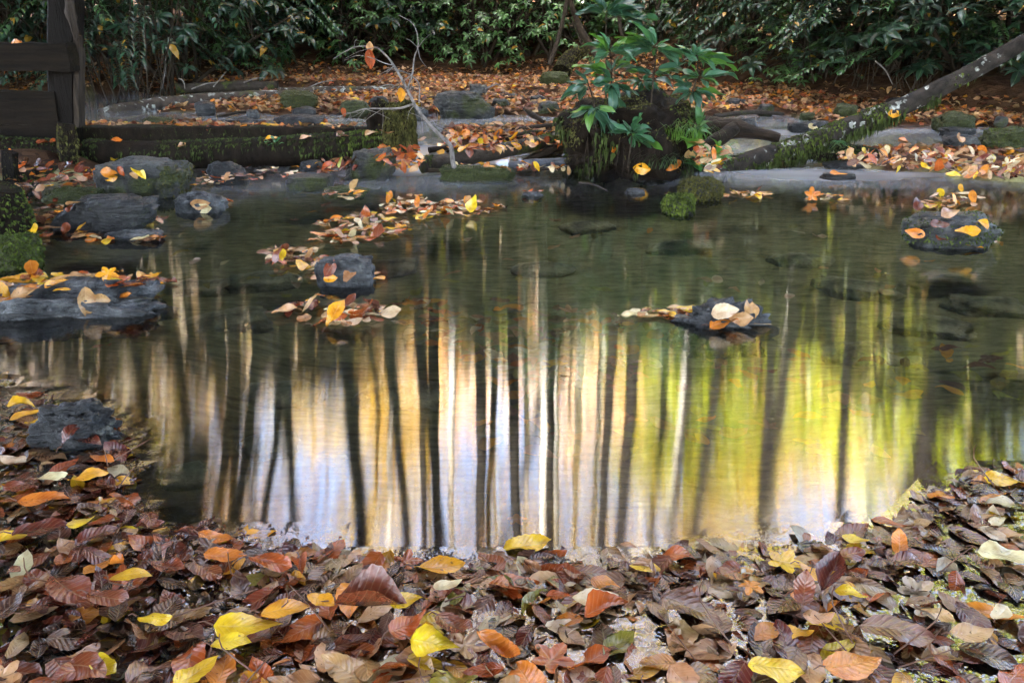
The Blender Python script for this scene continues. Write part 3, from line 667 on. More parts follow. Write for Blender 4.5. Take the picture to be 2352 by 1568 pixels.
# ------------------------------------------------------------ rocks
def rock_geo(sx, sy, sz, seed, box=0.4, amp=0.16, sub=4, flat_top=0.0, freq=1.6, skew=(0, 0)):
    bm = bmesh.new(); bmesh.ops.create_icosphere(bm, subdivisions=sub, radius=1.0)
    for v in bm.verts:
        p = v.co.normalized(); e = 1 - box * 0.55
        q = Vector([math.copysign(abs(c) ** e, c) for c in p])
        mx = max(abs(q.x), abs(q.y), abs(q.z)); q = q.lerp(q / mx, box * .55)
        s_ = Vector((seed * 3.1, seed * 1.7, seed))
        d = noise.noise(p * freq + s_) * amp * 1.6 + noise.noise(p * freq * 2.7 + s_) * amp * .6 + noise.noise(p * freq * 8 + s_) * amp * .2 - abs(noise.noise(Vector((p.x * 4, p.y * 4, p.z * 11)) * freq + s_)) * amp * .3 + noise.noise(p * freq * 21 + s_) * amp * .09
        cr = abs(noise.noise(p * freq * 1.3 + s_ * 2)); d -= amp * .5 * max(0, .12 - cr) / .12
        q = q * (1 + d)
        if flat_top and q.z > 1 - flat_top: q.z = 1 - flat_top + (q.z - 1 + flat_top) * .25
        q.x += skew[0] * q.z; q.y += skew[1] * q.z
        v.co = (q.x * sx, q.y * sy, q.z * sz)
    V = [tuple(v.co) for v in bm.verts]; Fc = [tuple(v.index for v in f.verts) for f in bm.faces]; bm.free(); return V, Fc
MOSSB = {}
def moss_tufts(V, Fc, cover, n, L, seed, name='moss', m=None, parent=None, loc=None, hang=.6, up_only=0.0, tint=(1, 1, 1), thr=0.0, freq=6.0):
    """many small drooping moss shoots growing from a surface; cover(p, normal) -> 0..1"""
    q = random.Random(seed); tris = []
    for f in Fc:
        P = [Vector(V[i]) for i in f]; nn = (P[1] - P[0]).cross(P[2] - P[0]); a = nn.length
        if a < 1e-9: continue
        tris.append((a, P, nn.normalized()))
    tot = sum(t[0] for t in tris); Vo, Fo, T = [], [], []
    for a, P, nn in tris:
        k = a / tot * n; k = int(k) + (q.random() < k - int(k))
        for _ in range(k):
            r1, r2 = q.random(), q.random()
            if r1 + r2 > 1: r1, r2 = 1 - r1, 1 - r2
            p = P[0] + (P[1] - P[0]) * r1 + (P[-1] - P[0]) * r2
            cv = cover(p, nn)
            if thr: cv *= sm(-.05, .25, noise.noise(p * freq + Vector((seed, 0, 0))) + thr)
            if q.random() > cv: continue
            l = L * q.uniform(.5, 1.4); d = (nn + Vector((q.gauss(0, .6), q.gauss(0, .6), q.gauss(0, .4) - hang * .6))).normalized()
            s = d.cross(Vector((q.gauss(0, 1), q.gauss(0, 1), q.gauss(0, 1)))).normalized() * l * .22
            tip = p + d * l * .6 + Vector((0, 0, -hang * l * .55)); i = len(Vo)
            Vo += [p - s, p + s, p + d * l * .5 + s * .8, tip]; Fo += [(i, i + 1, i + 2), (i, i + 2, i + 3)]
            g = q.uniform(.55, 1.35); T += [(tint[0] * g, tint[1] * g, tint[2] * g)] * 4
    if not Vo: return None
    o = mesh_obj(name, Vo, Fo, m or M_moss, parent, False, tint=np.array(T)); o['kind'] = 'stuff'; return o
TOPCOV = lambda p, n: sm(-.1, .5, n.z)
ALLCOV = lambda p, n: sm(-.75, .1, n.z)
def rock(bb, label, m=None, seed=1, z=0.0, depth=.75, group='rocks standing in the stream', sink=.35, moss=0, mcov=None, mcol=None, mlen=.018, cat='rock', name='rock', rz=None, **kw):
    x0, y0, x1, y1 = bb; xc = (x0 + x1) / 2; b = D(xc, y1, z); wd = (x1 - x0) * proj(b)[2] / F
    dp = wd * depth; Yc = b.y + dp * .42; top = DY(xc, y0, Yc).z; wd = (x1 - x0) * proj((b.x, Yc, z))[2] / F
    hgt = max(.03, top - z); sz = hgt * (1 + sink) / 2
    if x1 - x0 > 75: kw.setdefault('sub', 5)
    g = rock_geo(wd / 2 * 1.02, dp / 2, sz, seed, **kw)
    cx = DY(xc, (y0 + y1) / 2, Yc).x
    root = mesh_obj(name, g[0], g[1], m or M_rock, loc=(cx, Yc, top - sz))
    if rz: root.rotation_euler = (0, 0, rz)
    tag(root, label, cat, group)
    if moss: moss_tufts(g[0], g[1], mcov or TOPCOV, moss, mlen, seed, m=mcol or M_moss, parent=root)
    return root
ZU = 0.12
rock((238, 364, 424, 456), 'big blocky dark grey boulder in front of the mossy beams, leaves on its flat top', M_rock_part, 3, depth=.62, box=.5, amp=.16, flat_top=.2, moss=2600, mcol=M_moss_olive, mlen=.016, mcov=lambda p, n: sm(.02, .2, p.x) * sm(.7, .2, n.z) * .9)
rock((262, 360, 392, 410), 'rounded slab lying on the back of the big blocky boulder', M_rock, 5, z=.1, depth=.7, sink=.3, box=.3, amp=.1)
rock((148, 450, 336, 530), 'dark wedge shaped rock with a sharp right peak beside a golden leaf', M_rock_wet, 8, depth=.5, box=.55, amp=.14, skew=(.35, .1), moss=900, mcol=M_moss_dark, mlen=.008, mcov=lambda p, n: sm(.2, .0, n.z) * .6)
rock((112, 434, 240, 472), 'low mossy rock left of the big blocky boulder', M_rock_mossy, 9, depth=.6, box=.5, moss=1800, mcol=M_moss_dark, mlen=.012)
rock((-60, 656, 352, 734), 'long flat blue grey ledge at the left edge, edged with fallen leaves', M_rock_blue, 12, depth=.5, box=.3, amp=.26, sink=1.6, freq=2.2, rz=R(6))
rock((88, 930, 268, 1026), 'blue black rock poking out of the near left leaf mat', M_rock_wet, 14, depth=.6, box=.3, amp=.3, sink=.5, freq=1.5)
rock((733, 588, 858, 658), 'blocky grey stone in the middle of the pool with a brown leaf leaning on it', M_rock_blue, 17, depth=.55, box=.75, amp=.12, sink=.5, freq=2)
rock((800, 343, 902, 412), 'wedge rock with olive moss under a pile of leaves', M_rock_part, 19, depth=.9, box=.6, amp=.16, skew=(.2, .2), moss=700, mcol=M_moss_olive, mlen=.009, mcov=lambda p, n: sm(.0, .3, p.x * 3) * sm(.7, .1, n.z))
rock((488, 373, 562, 424), 'small pointed black rock right of the big blocky boulder', M_rock_wet, 23, depth=.7, box=.4, amp=.2, skew=(-.2, 0))
rock((664, 398, 762, 436), 'flat topped grey rock with a mossy corner', M_rock_part, 26, depth=.8, box=.75, amp=.1, flat_top=.3)
rock((745, 428, 842, 454), 'little mossy rock capped with rust leaves behind the leaf raft', M_rock_mossy, 27, depth=.6, box=.4, moss=500, mcol=M_moss_dark, mlen=.008)
rock((408, 442, 512, 490), 'low wet blue grey rock with leaves on its right shoulder', M_rock_blue, 31, depth=.6, box=.3, amp=.15, sink=.5)
rock((1008, 212, 1127, 273), 'large smooth dark boulder on the far leaf bank', M_rock_part, 34, z=ZU, depth=.75, box=.35, amp=.14, skew=(-.2, 0), moss=500, mcol=M_moss_olive, mlen=.012, mcov=lambda p, n: sm(.1, .4, p.x) * .8)
rock((648, 210, 727, 250), 'round boulder furred with green moss in front of the lichen log', M_rock_mossy, 36, z=ZU + .04, depth=.8, box=.35, moss=1500, mlen=.016, mcol=M_moss_olive)
rock((632, 262, 750, 292), 'smooth black rock with pale water sliding round it', M_rock_wet, 38, z=ZU, depth=.6, box=.3, amp=.1, sink=.6)
rock((520, 272, 600, 295), 'low dark stone behind the left mossy beam', M_rock_wet, 39, z=ZU, depth=.7, box=.3)
rock((2092, 487, 2275, 572), 'mossy humped boulder alone on the right of the pool, dotted with golden leaves', M_rock, 41, depth=.75, box=.25, amp=.12, moss=3600, mlen=.012, mcol=M_moss, mcov=lambda p, n: max(sm(.02, .13, abs(p.x + .03)) * .75, sm(.45, .0, n.z)) * sm(-.06, .02, p.z) * .8)
rock((2258, 295, 2380, 352), 'pointed boulder with green moss at the right edge of the stream', M_rock_mossy, 43, z=.06, depth=.8, box=.3, amp=.2, moss=1500, mlen=.016)
rock((2148, 260, 2232, 302), 'round brownish mossy boulder on the far right leaf bank', M_rock_mossy, 45, z=ZU, depth=.8, box=.35, moss=600, mcol=M_moss_olive, mlen=.01)
rock((2160, 293, 2232, 312), 'flat black stone right under the round mossy boulder', M_rock_wet, 46, z=ZU, depth=.5, box=.6)
rock((2172, 310, 2246, 348), 'slate grey rock with an upright tan leaf on it', M_rock, 47, z=.06, depth=.7, box=.4, skew=(-.3, 0))
rock((1560, 702, 1758, 752), 'flat wet grey stone barely above the pool with pale leaves on its right end', M_rock_blue, 49, depth=.5, box=.3, amp=.3, sink=2.2, freq=2.2)
rock((1526, 448, 1594, 494), 'small rock wearing a bright yellow green moss cap', M_rock_wet, 51, depth=.9, box=.3, moss=3200, mlen=.02, mcov=lambda p, n: sm(-.04, .0, p.z))
rock((1566, 410, 1652, 462), 'rock smothered in olive moss at the foot of the stump', M_rock_wet, 53, depth=.9, box=.3, moss=3600, mlen=.02, mcol=M_moss_olive, mcov=lambda p, n: sm(-.06, .0, p.z))
rock((1078, 194, 1118, 224), 'small upright dark stone behind the large smooth boulder', M_rock, 55, z=ZU + .05, depth=.7, box=.5)
rock((1018, 380, 1172, 416), 'long low rock with dark moss under the sawn log', M_rock_mossy, 57, depth=.35, box=.5, moss=2400, mcol=M_moss_dark, mlen=.012)
rock((1838, 258, 1872, 276), 'tiny mossy stone in the right hand riffle', M_rock_mossy, 58, z=ZU, box=.3)
rock((1812, 283, 1858, 301), 'small square black stone beside the leaning trunk', M_rock_wet, 59, z=ZU, box=.7)
rock((1918, 238, 1968, 268), 'brown mossy stone half under leaves above the leaning trunk', M_rock_mossy, 60, z=ZU + .04, box=.3)
rock((783, 232, 848, 262), 'low stone with olive moss in the middle of the leaf bar', M_rock_mossy, 61, z=ZU + .03, box=.3)
rock((1892, 370, 1988, 388), 'slim dark stone at the left tip of the right leaf bar', M_rock_wet, 62, depth=.5, box=.3, amp=.1)
rock((1888, 396, 1962, 413), 'small flat black stone carrying one orange leaf', M_rock_wet, 63, depth=.5, box=.5, amp=.1)
rock((1438, 434, 1482, 446), 'tiny pale stone awash in front of the stump', M_rock_blue, 64, depth=.6, sink=1)
rock((1198, 440, 1248, 450), 'small awash stone with two red leaves in the middle of the pool', M_rock_blue, 65, depth=.6, sink=1)
rock((330, 268, 398, 298), 'low olive mossy stone behind the left end of the beam', M_rock_mossy, 67, z=ZU, box=.3, moss=900, mcol=M_moss_olive, mlen=.012)
rock((-40, 540, 78, 622), 'green moss covered mound at the left edge of the pool', M_rock_mossy, 68, depth=.9, box=.4, moss=4500, mlen=.014, mcov=ALLCOV)
rock((250, 528, 372, 546), 'flat blue stone awash below the wedge shaped rock', M_rock_blue, 70, depth=.5, sink=1.5)
rock((1240, 165, 1310, 196), 'mossy stone at the foot of the bank below the fresh green rhododendron', M_rock_mossy, 72, z=.2, box=.3, moss=700, mlen=.016)
rock((690, 368, 742, 392), 'small wet stone under the end of the lower mossy beam', M_rock_wet, 73, depth=.6)
WHERE = [(580, 262, 'black pebble at the rim of the left leaf bar'), (470, 250, 'dark pebble below the thick part of the lichen log'), (905, 255, 'grey pebble just right of the tiny olive stone'), (960, 262, 'grey pebble left of the large smooth boulder'),
         (1150, 240, 'flat grey pebble right of the large smooth boulder'), (1175, 225, 'slate pebble among leaves right of the small upright stone'), (1235, 232, 'dark slab in leaves left of the stump'), (1260, 250, 'grey slab in leaves close to the stump'),
         (870, 238, 'rounded pebble behind the lichen log end'), (700, 262, 'pebble in leaves under the furry boulder'), (1690, 240, 'pebble in the leaf bank right of the saplings'), (1760, 252, 'flat pebble in the right leaf bank'),
         (2060, 240, 'pale blue stone below the dark hollow'), (2110, 248, 'olive stone in the leaves below the dark hollow'), (2300, 278, 'flat dark stone by the right edge'), (1990, 262, 'small stone under the leaning trunk'), (1720, 285, 'wet stone in the riffle behind the driftwood'), (1880, 292, 'wet pebble in the riffle by the trunk')]
for i, (x, y, lab) in enumerate(WHERE):
    s = rnd.uniform(14, 24); rock((x - s, y - s * .75, x + s, y + 4), lab, rnd.choice([M_rock, M_rock_blue, M_rock_wet, M_rock_part]), 80 + i, z=ZU + .04, depth=.7, sink=.8, sub=3, group='small stones in the leaf bars')
SUBM = [(925, 855, 75, 'pale slab drowned below the white reflections'), (640, 870, 60, 'drowned flat stone left of the white reflections'), (520, 700, 60, 'drowned olive slab right of the flat ledge'), (880, 560, 50, 'drowned slab behind the grey middle stone'),
        (600, 590, 55, 'drowned slab just left of the small leaf raft'), (1250, 560, 45, 'drowned slab in the middle of the green pool'), (1980, 600, 60, 'drowned stone left of the humped boulder'), (2150, 680, 65, 'drowned slab in front of the humped boulder'),
        (1850, 540, 45, 'drowned stone in front of the moss capped rock'), (450, 600, 50, 'drowned slab between the ledge and the wedge rock'), (620, 1040, 42, 'drowned dark slab below the left reflections'), (1350, 480, 40, 'drowned stone in the brown shadow of the stump'),
        (1560, 520, 42, 'drowned stone under the yellow streaks'), (2000, 760, 70, 'long drowned slab below the right end of the flat stone'), (430, 1120, 36, 'drowned brown slab near the left leaf mat'), (2280, 640, 55, 'drowned stone near the right edge')]
for i, (x, y, s, lab) in enumerate(SUBM):
    p = D(x, y, -.06); gz = ground_z(p.x, p.y); wd = s * 1.6 * proj(p)[2] / F
    g = rock_geo(wd, wd * .7, .03, 120 + i, box=.5, amp=.2, sub=3)
    o = mesh_obj('drowned_stone', g[0], g[1], M_stone_bed, loc=(p.x, p.y, gz + .004)); o.rotation_euler = (0, 0, rnd.uniform(-.5, .5)); tag(o, lab, 'rock', 'stones lying under the water')

# ------------------------------------------------------------ logs, beams, timber frame
def log(name, pts, radii, m, label, cat='log', n=14, rough=.12, seed=1, sub=6, moss=0, mcov=None, mcol=None, mlen=.02, thr=0.0, hang=.6, group=None, freq=6.0):
    g = tube_geo(pts, radii, n, rough, seed, sub=sub); o = mesh_obj(name, g[0], g[1], m); tag(o, label, cat, group)
    if moss: moss_tufts(g[0], g[1], mcov or TOPCOV, moss, mlen, seed, parent=o, m=mcol or M_moss, thr=thr, hang=hang)
    return o, g
def zr(x, y, Y): return DY(x, y, Y)
log('fallen_log', [zr(225, 262, 7.0), zr(300, 250, 7.15), zr(400, 238, 7.4), zr(550, 227, 7.7), zr(700, 222, 7.9)], [.035, .06, .065, .07, .06], M_bark_far, 'long lichen speckled log with a broken rotten left end on the far water', seed=2, rough=.16, moss=1500, mcol=M_moss_dark, mlen=.012, thr=-.05)
log('fallen_log', [zr(640, 218, 8.1), zr(760, 215, 8.3), zr(880, 214, 8.5), zr(960, 213, 8.6)], [.06, .07, .07, .06], M_bark_far, 'grey lichen log continuing right behind the furry boulder', seed=4, moss=1200, mcol=M_moss_olive, mlen=.014, thr=.0)
log('fallen_log', [zr(405, 203, 8.9), zr(520, 200, 9.0), zr(640, 197, 9.1)], [.05, .06, .05], M_bark_wet, 'dark log lying behind the lichen log', seed=5, rough=.3)
def beam(name, a, b, hh, dd, m, label, seed, moss=0, parent=None, mcol=None, rough=.012, tilt=0, mcov=None, mlen=.02, thr=0, cat='beam'):
    """squared timber from a to b: hh height, dd depth"""
    a, b = Vector(a), Vector(b); L = (b - a).length; n = max(6, int(L / .05)); V, Fc = [], []
    d = (b - a).normalized(); s = Vector((0, 0, 1)).cross(d).normalized(); up = d.cross(s)
    prof = [(-1, -1), (-1, 0), (-1, .85), (-.85, 1), (0, 1), (.85, 1), (1, .85), (1, 0), (1, -1), (0, -1)]
    for i in range(n + 1):
        c = a.lerp(b, i / n)
        for (q, r_) in prof:
            p = c + s * q * dd / 2 + up * r_ * hh / 2
            p += Vector((noise.noise(p * 9 + Vector((seed, 0, 0))), noise.noise(p * 9 + Vector((0, seed, 0))), noise.noise(p * 9 + Vector((0, 0, seed))))) * rough
            V.append(tuple(p))
    k = len(prof)
    for i in range(n):
        for j in range(k): Fc.append((i * k + j, i * k + (j + 1) % k, (i + 1) * k + (j + 1) % k, (i + 1) * k + j))
    Fc += [tuple(range(k))[::-1], tuple(n * k + j for j in range(k))]
    o = mesh_obj(name, V, Fc, m, parent, False)
    if label: tag(o, label, cat)
    if moss: moss_tufts(V, Fc[:-2], mcov or ALLCOV, moss, mlen, seed, parent=o, m=mcol or M_moss, thr=thr, hang=1.0)
    return o
beam('mossy_beam', zr(185, 310, 5.22), zr(905, 312, 5.3), .115, .13, M_stump, 'upper squared mossy beam of the low weir, leaves lying along its top', 3, 9000, mcol=M_moss_dark, mcov=lambda p, n: max(sm(.1, .6, n.z), .9 * sm(.11, .185, p.z)), mlen=.022, thr=.35)
def weir_cov(p, n): return max(sm(.0, .6, n.z), .75 * sm(.02, .09, p.z + .03 * noise.noise(p * 8)))
o_, g_ = log('mossy_log', [zr(205, 352, 4.98), zr(380, 356, 4.96), zr(600, 350, 4.98), zr(780, 342, 5.02), zr(925, 336, 5.05)], [.085, .085, .09, .1, .095], M_stump, 'thick round log of the weir hung with bright green moss at its right half', seed=6, rough=.1, moss=9000, mcol=M_moss_dark, mcov=weir_cov, mlen=.022, thr=.3, hang=1.2, cat='log')
moss_tufts(g_[0], g_[1], lambda p, n: weir_cov(p, n) * sm(-1.25, -.9, p.x), 13000, .024, 9, name='bright_moss', parent=o_, m=M_moss, thr=.12, hang=1.2, freq=4)
log('mossy_log', [zr(-60, 335, 4.8), zr(60, 345, 4.82), zr(180, 350, 4.86)], [.07, .07, .07], M_stump, 'dark mossy log left of the short mossy post', seed=7, moss=2500, mcol=M_moss_dark, mlen=.018)
fr = empty('timber_frame', D(160, 350, 0)); fr.location = (0, 0, 0); tag(fr, 'weathered dark timber frame of post, rails and planks at the left edge', 'wooden frame')
beam('post', zr(150, 400, 5.08), zr(150, -60, 5.08), .15, .14, M_postwood, None, 11, parent=fr, rough=.008)
beam('rail', zr(-80, 129, 4.95), zr(168, 132, 4.95), .155, .11, M_oldwood, None, 12, parent=fr, rough=.008)
beam('plank', zr(-80, 243, 5.0), zr(134, 250, 5.02), .2, .05, M_oldwood, None, 13, parent=fr, rough=.006)
beam('plank', zr(-80, 318, 5.0), zr(140, 320, 5.02), .17, .05, M_oldwood, None, 14, parent=fr, rough=.006)
beam('board', zr(178, 292, 5.04), zr(178, 82, 5.04), .035, .04, M_greywood, None, 15, parent=fr, rough=.005)
beam('board', zr(189, 290, 5.10), zr(187, 110, 5.10), .022, .04, M_greywood, None, 16, parent=fr, rough=.004)
spl = MB().tube([zr(158, -8, 4.98), zr(163, 30, 4.97), zr(172, 70, 4.97), zr(176, 95, 4.97)], [.02, .03, .026, .006], 7, .5, 4, sub=4, nfreq=20); sp_ = spl.build('splintered_edge', M_greywood, fr)
beam('mossy_post', zr(155, 405, 4.75), zr(153, 284, 4.78), .09, .09, M_stump, 'short broken post furred with moss in front of the tall post', 17, 5000, mcol=M_moss_olive, mcov=lambda p, n: .8, mlen=.022, cat='post', rough=.02)
beam('wooden_stake', zr(26, 470, 4.0), zr(22, 350, 4.0), .055, .05, M_postwood, 'thin square stake standing at the left edge with a rust leaf on top', 18, 900, mcol=M_moss_olive, mcov=lambda p, n: sm(.25, .05, p.z), mlen=.015, cat='stake')
beam('mossy_kerb_beam', zr(38, 425, 4.05), zr(148, 400, 4.8), .13, .09, M_stump, 'yellow green mossy beam running back from the stake to the short post', 19, 8000, mcol=M_moss, mcov=ALLCOV, mlen=.02)
log('mossy_stump', [D(-15, 560, -.05), zr(-12, 480, 3.2), zr(-5, 425, 3.2)], [.16, .12, .09], M_stump, 'moss coated stump cut by the left edge of the picture', 'stump', seed=8, rough=.2, moss=7000, mcol=M_moss, mcov=lambda p, n: .7, mlen=.016)
# stumps by the weir
g = rock_geo(.085, .09, .16, 201, box=.6, amp=.22, sub=4); c_ = zr(919, 300, 5.0)
o = mesh_obj('mossy_stump', g[0], g[1], M_stump, loc=c_); tag(o, 'upright stump thick with green gold moss at the right end of the weir', 'stump')
moss_tufts(g[0], g[1], lambda p, n: .9, 8000, .022, 3, parent=o, m=M_moss_olive, hang=1.0)
g = rock_geo(.07, .07, .15, 203, box=.5, amp=.3, sub=4, skew=(.3, 0)); c_ = zr(872, 300, 5.12)
o = mesh_obj('mossy_stump', g[0], g[1], M_stump, loc=c_); tag(o, 'darker leaning stump just left of the green gold one', 'stump')
moss_tufts(g[0], g[1], lambda p, n: sm(.3, .9, n.z), 2600, .02, 4, parent=o, m=M_moss_olive, hang=1.0)
# sawn log etc.
o, g = log('cut_log', [zr(968, 380, 4.62), zr(1060, 364, 4.75), zr(1160, 345, 4.85), zr(1285, 318, 5.05)], [.045, .047, .046, .04], M_bark_wet, 'grey cut log with a hollow dark end pointing left, mossy on top', seed=9, rough=.1, moss=5200, mlen=.018, mcov=TOPCOV, thr=-.02, mcol=M_moss)
log('stick', [zr(1130, 306, 5.35), zr(1200, 297, 5.4), zr(1290, 288, 5.4)], [.014, .02, .022], M_drift, 'black bent stick above the cut log', 'branch', seed=10, rough=.3)
log('stick', [zr(1205, 372, 4.9), zr(1250, 352, 4.95), zr(1300, 332, 5.0)], [.02, .022, .02], M_drift, 'dark branch wedged below the cut log', 'branch', seed=11, rough=.2)
log('driftwood', [zr(1168, 382, 4.68), zr(1230, 376, 4.7), zr(1300, 372, 4.72)], [.02, .028, .024], bark_material('blue_driftwood', (.035, .04, .05), (.14, .15, .18), rough=.4), 'blue grey driftwood lying against the stump', 'branch', seed=12, rough=.25)
log('stick', [zr(1205, 250, 5.9), zr(1225, 265, 5.7), zr(1248, 280, 5.6)], [.012, .02, .014], M_drift, 'short black snag rising left of the stump', 'branch', seed=13, rough=.3)
log('driftwood', [zr(1580, 298, 5.25), zr(1640, 300, 5.2), zr(1700, 300, 5.15), zr(1790, 318, 5.1)], [.03, .07, .05, .03], M_drift, 'gnarled brown driftwood root between the stump and the leaning trunk', 'driftwood', seed=14, rough=.4)
log('driftwood', [zr(1600, 345, 5.0), zr(1650, 322, 5.0), zr(1690, 290, 5.05)], [.035, .05, .03], M_drift, 'twisted knotty root upright beside the stump', 'driftwood', seed=15, rough=.5)
log('driftwood', [zr(1520, 278, 5.7), zr(1600, 275, 5.75), zr(1680, 283, 5.75)], [.02, .03, .02], M_greywood, 'pale weathered snag behind the saplings', 'driftwood', seed=16, rough=.5)
# leaning trunk on the right
LT = [zr(1600, 398, 4.75), zr(1700, 375, 4.85), zr(1850, 333, 5.0), zr(1960, 288, 5.1), zr(2100, 232, 5.15), zr(2250, 155, 5.15), zr(2420, 58, 5.1)]
o, g = log('leaning_trunk', LT, [.04, .055, .068, .064, .057, .05, .045], M_bark_lichen, 'long leaning dead trunk spotted with white lichen, its mossy foot in the stream', 'tree trunk', n=18, seed=17, rough=.07, sub=8)
moss_tufts(g[0], g[1], lambda p, n: sm(2.9, 2.2, p.x) * (sm(-.9, .2, n.z)) * sm(-.5, .1, -n.y + .3), 13000, .02, 18, parent=o, m=M_moss, thr=.06, hang=1.3, freq=5)
moss_tufts(g[0], g[1], lambda p, n: sm(3.6, 2.2, p.x) * sm(.2, -.6, n.z), 6000, .03, 19, name='hanging_moss', parent=o, m=M_moss_dark, thr=.1, hang=1.6)
for k, (a, b, c) in enumerate([((1850, 345), (1900, 362), (1970, 345)), ((1900, 330), (1960, 340), (2015, 348))]):
    g = tube_geo([zr(*a, 4.98), zr(*b, 4.95), zr(*c, 4.95)], [.03, .025, .012], 9, .3, 30 + k, sub=4); r_ = mesh_obj('root', g[0], g[1], M_stump, o)
    moss_tufts(g[0], g[1], lambda p, n: .7, 900, .02, 31 + k, parent=r_, m=M_moss_dark)

# ------------------------------------------------------------ the root stump with its saplings
sc_ = zr(1442, 330, 4.78)
bm = bmesh.new(); bmesh.ops.create_icosphere(bm, subdivisions=5, radius=1.0)
for v in bm.verts:
    p = v.co.normalized(); q = Vector([math.copysign(abs(c) ** .72, c) for c in p])
    th = math.atan2(p.y, p.x); root_ = .10 * math.cos(th * 5 + 1.0) * sm(.3, -.8, p.z)
    d = 1 + 0.3 * noise.noise(p * 2.1 + Vector((5, 5, 5))) + .09 * noise.noise(p * 6) + .05 * noise.noise(Vector((p.x * 14, p.y * 14, p.z * 3))) + root_
    q *= d; q.z = q.z if q.z > 0 else q.z * 1.0
    v.co = (q.x * .37 * (1 - .12 * q.z), q.y * .34, q.z * .235 + .05 * (q.x < -.2) * 0)
MV = [tuple(v.co) for v in bm.verts]; MF = [tuple(v.index for v in f.verts) for f in bm.faces]; bm.free()
st = mesh_obj('root_stump', MV, MF, M_stump, loc=(sc_.x, sc_.y, .2)); tag(st, 'big rotten root stump draped in moss in the middle of the stream, crowned by saplings', 'stump')
moss_tufts(MV, MF, lambda p, n: max(sm(.35, .9, n.z) * .9, sm(-.28, -.36, p.x) * sm(.02, .1, p.z + .08)), 22000, .02, 41, parent=st, m=M_moss_olive, thr=.14, hang=.8, freq=4)
moss_tufts(MV, MF, lambda p, n: sm(.15, .35, p.x) * sm(-.25, .1, p.z), 8000, .02, 42, name='green_moss', parent=st, m=M_moss, thr=-.02, hang=.8, freq=4)
moss_tufts(MV, MF, lambda p, n: .5 * sm(.2, -.3, n.y), 9000, .035, 43, name='dark_moss', parent=st, m=M_moss_dark, thr=-.05, hang=1.8, freq=5)
for k in range(16):
    x = rnd.uniform(-.34, .34); y0 = -.33 * math.sqrt(max(0, 1 - (x / .45) ** 2)); z0_ = rnd.uniform(-.02, .12)
    g = tube_geo([(x, y0 + .02, z0_), (x + rnd.uniform(-.03, .03), y0 - .015, z0_ - .08), (x + rnd.uniform(-.05, .05), y0 - .02, -.19)], [.006, .004, .002], 4, .3, k, sub=3); mesh_obj('root', g[0], g[1], M_drift, st)
def big_leaf(p0, p1, wd, up, tint, parent, droop=.15, name='leaf'):
    p0, p1 = Vector(p0), Vector(p1); d = p1 - p0; L = d.length
    V, U, Fc = leaf_geo(12, wd, rnd.uniform(.1, .3), -droop * rnd.uniform(.5, 1.3), .03, rnd.uniform(0, 6), 0, 5, twist=rnd.uniform(-.3, .3))
    M = np.array(frame(d, up, rnd.uniform(-.25, .25))); P = (V * L) @ M.T + np.array((p0 + p1) / 2)
    return mesh_obj(name, P, Fc, M_green, parent, True, uv=U, tint=np.tile(np.array(tint), (len(P), 1)))
G1, G2, G3 = (.045, .115, .075), (.07, .17, .1), (.06, .14, .03)
def sapling(stem, whorls, label, r=.006):
    """stem: pixel list with depth; whorls: list of (centre, [tips], tint)"""
    root = empty('rhododendron_sapling'); P = [zr(*s_) for s_ in stem]
    g = tube_geo(P, [r] + [r * .8] * (len(P) - 2) + [r * .5], 6, .15, 3, sub=5); mesh_obj('stem', g[0], g[1], M_stem, root)
    for c, tips, tint in whorls:
        pc = zr(*c)
        near = min(P, key=lambda q: (q - pc).length)
        if (near - pc).length > .03: g = tube_geo([near, (near + pc) / 2 + Vector((0, 0, .01)), pc], [r * .6, r * .5, r * .4], 5, sub=3); mesh_obj('branch', g[0], g[1], M_stem, root)
        for tx, ty in [t_ for tt in tips for t_ in ([tt, (tt[0] + rnd.uniform(-38, 38), tt[1] + rnd.uniform(-14, 24))] if rnd.random() < .95 else [tt]) + [(tt[0] + rnd.uniform(-30, 30), tt[1] + rnd.uniform(-30, 20)), (tt[0] * .5 + c[0] * .5 + rnd.uniform(-22, 22), tt[1] * .5 + c[1] * .5 + rnd.uniform(-34, 10))]]:
            dY = rnd.uniform(-.09, .09); t = zr(tx, ty, c[2] + dY); g = rnd.uniform(.75, 1.3)
            b = pc.lerp(t, .12)
            big_leaf(b, b + (t - b) * rnd.uniform(.6, .95), rnd.uniform(.18, .25), Vector((rnd.uniform(-.2, .2), rnd.uniform(-.6, .1), 1)), (tuple(q * g for q in tint) if rnd.random() < .85 else (.1 * g, .22 * g, .04 * g)), root, .1)
    return tag(root, label, 'sapling', 'rhododendron saplings growing on the stump')
sapling([(1392, 250, 4.85), (1392, 150, 4.85), (1392, 45, 4.85)], [((1392, 28, 4.85), [(1300, 28), (1322, 5), (1425, 22), (1470, 8), (1500, 28), (1440, 45), (1350, -20)], G1), ((1430, 42, 4.87), [(1482, 55), (1500, 40)], G1)], 'tallest thin sapling with its leaf whorl at the top edge of the picture')
sapling([(1478, 355, 4.6), (1492, 270, 4.62), (1500, 190, 4.65), (1508, 112, 4.68)], [((1505, 108, 4.68), [(1400, 78), (1432, 100), (1455, 60), (1500, 58), (1558, 110), (1420, 135), (1470, 130), (1560, 125), (1590, 150), (1540, 140)], G2), ((1500, 170, 4.66), [(1430, 155), (1590, 150), (1560, 175), (1440, 165)], G1),
         ], 'stout middle sapling with wide spreading whorls')
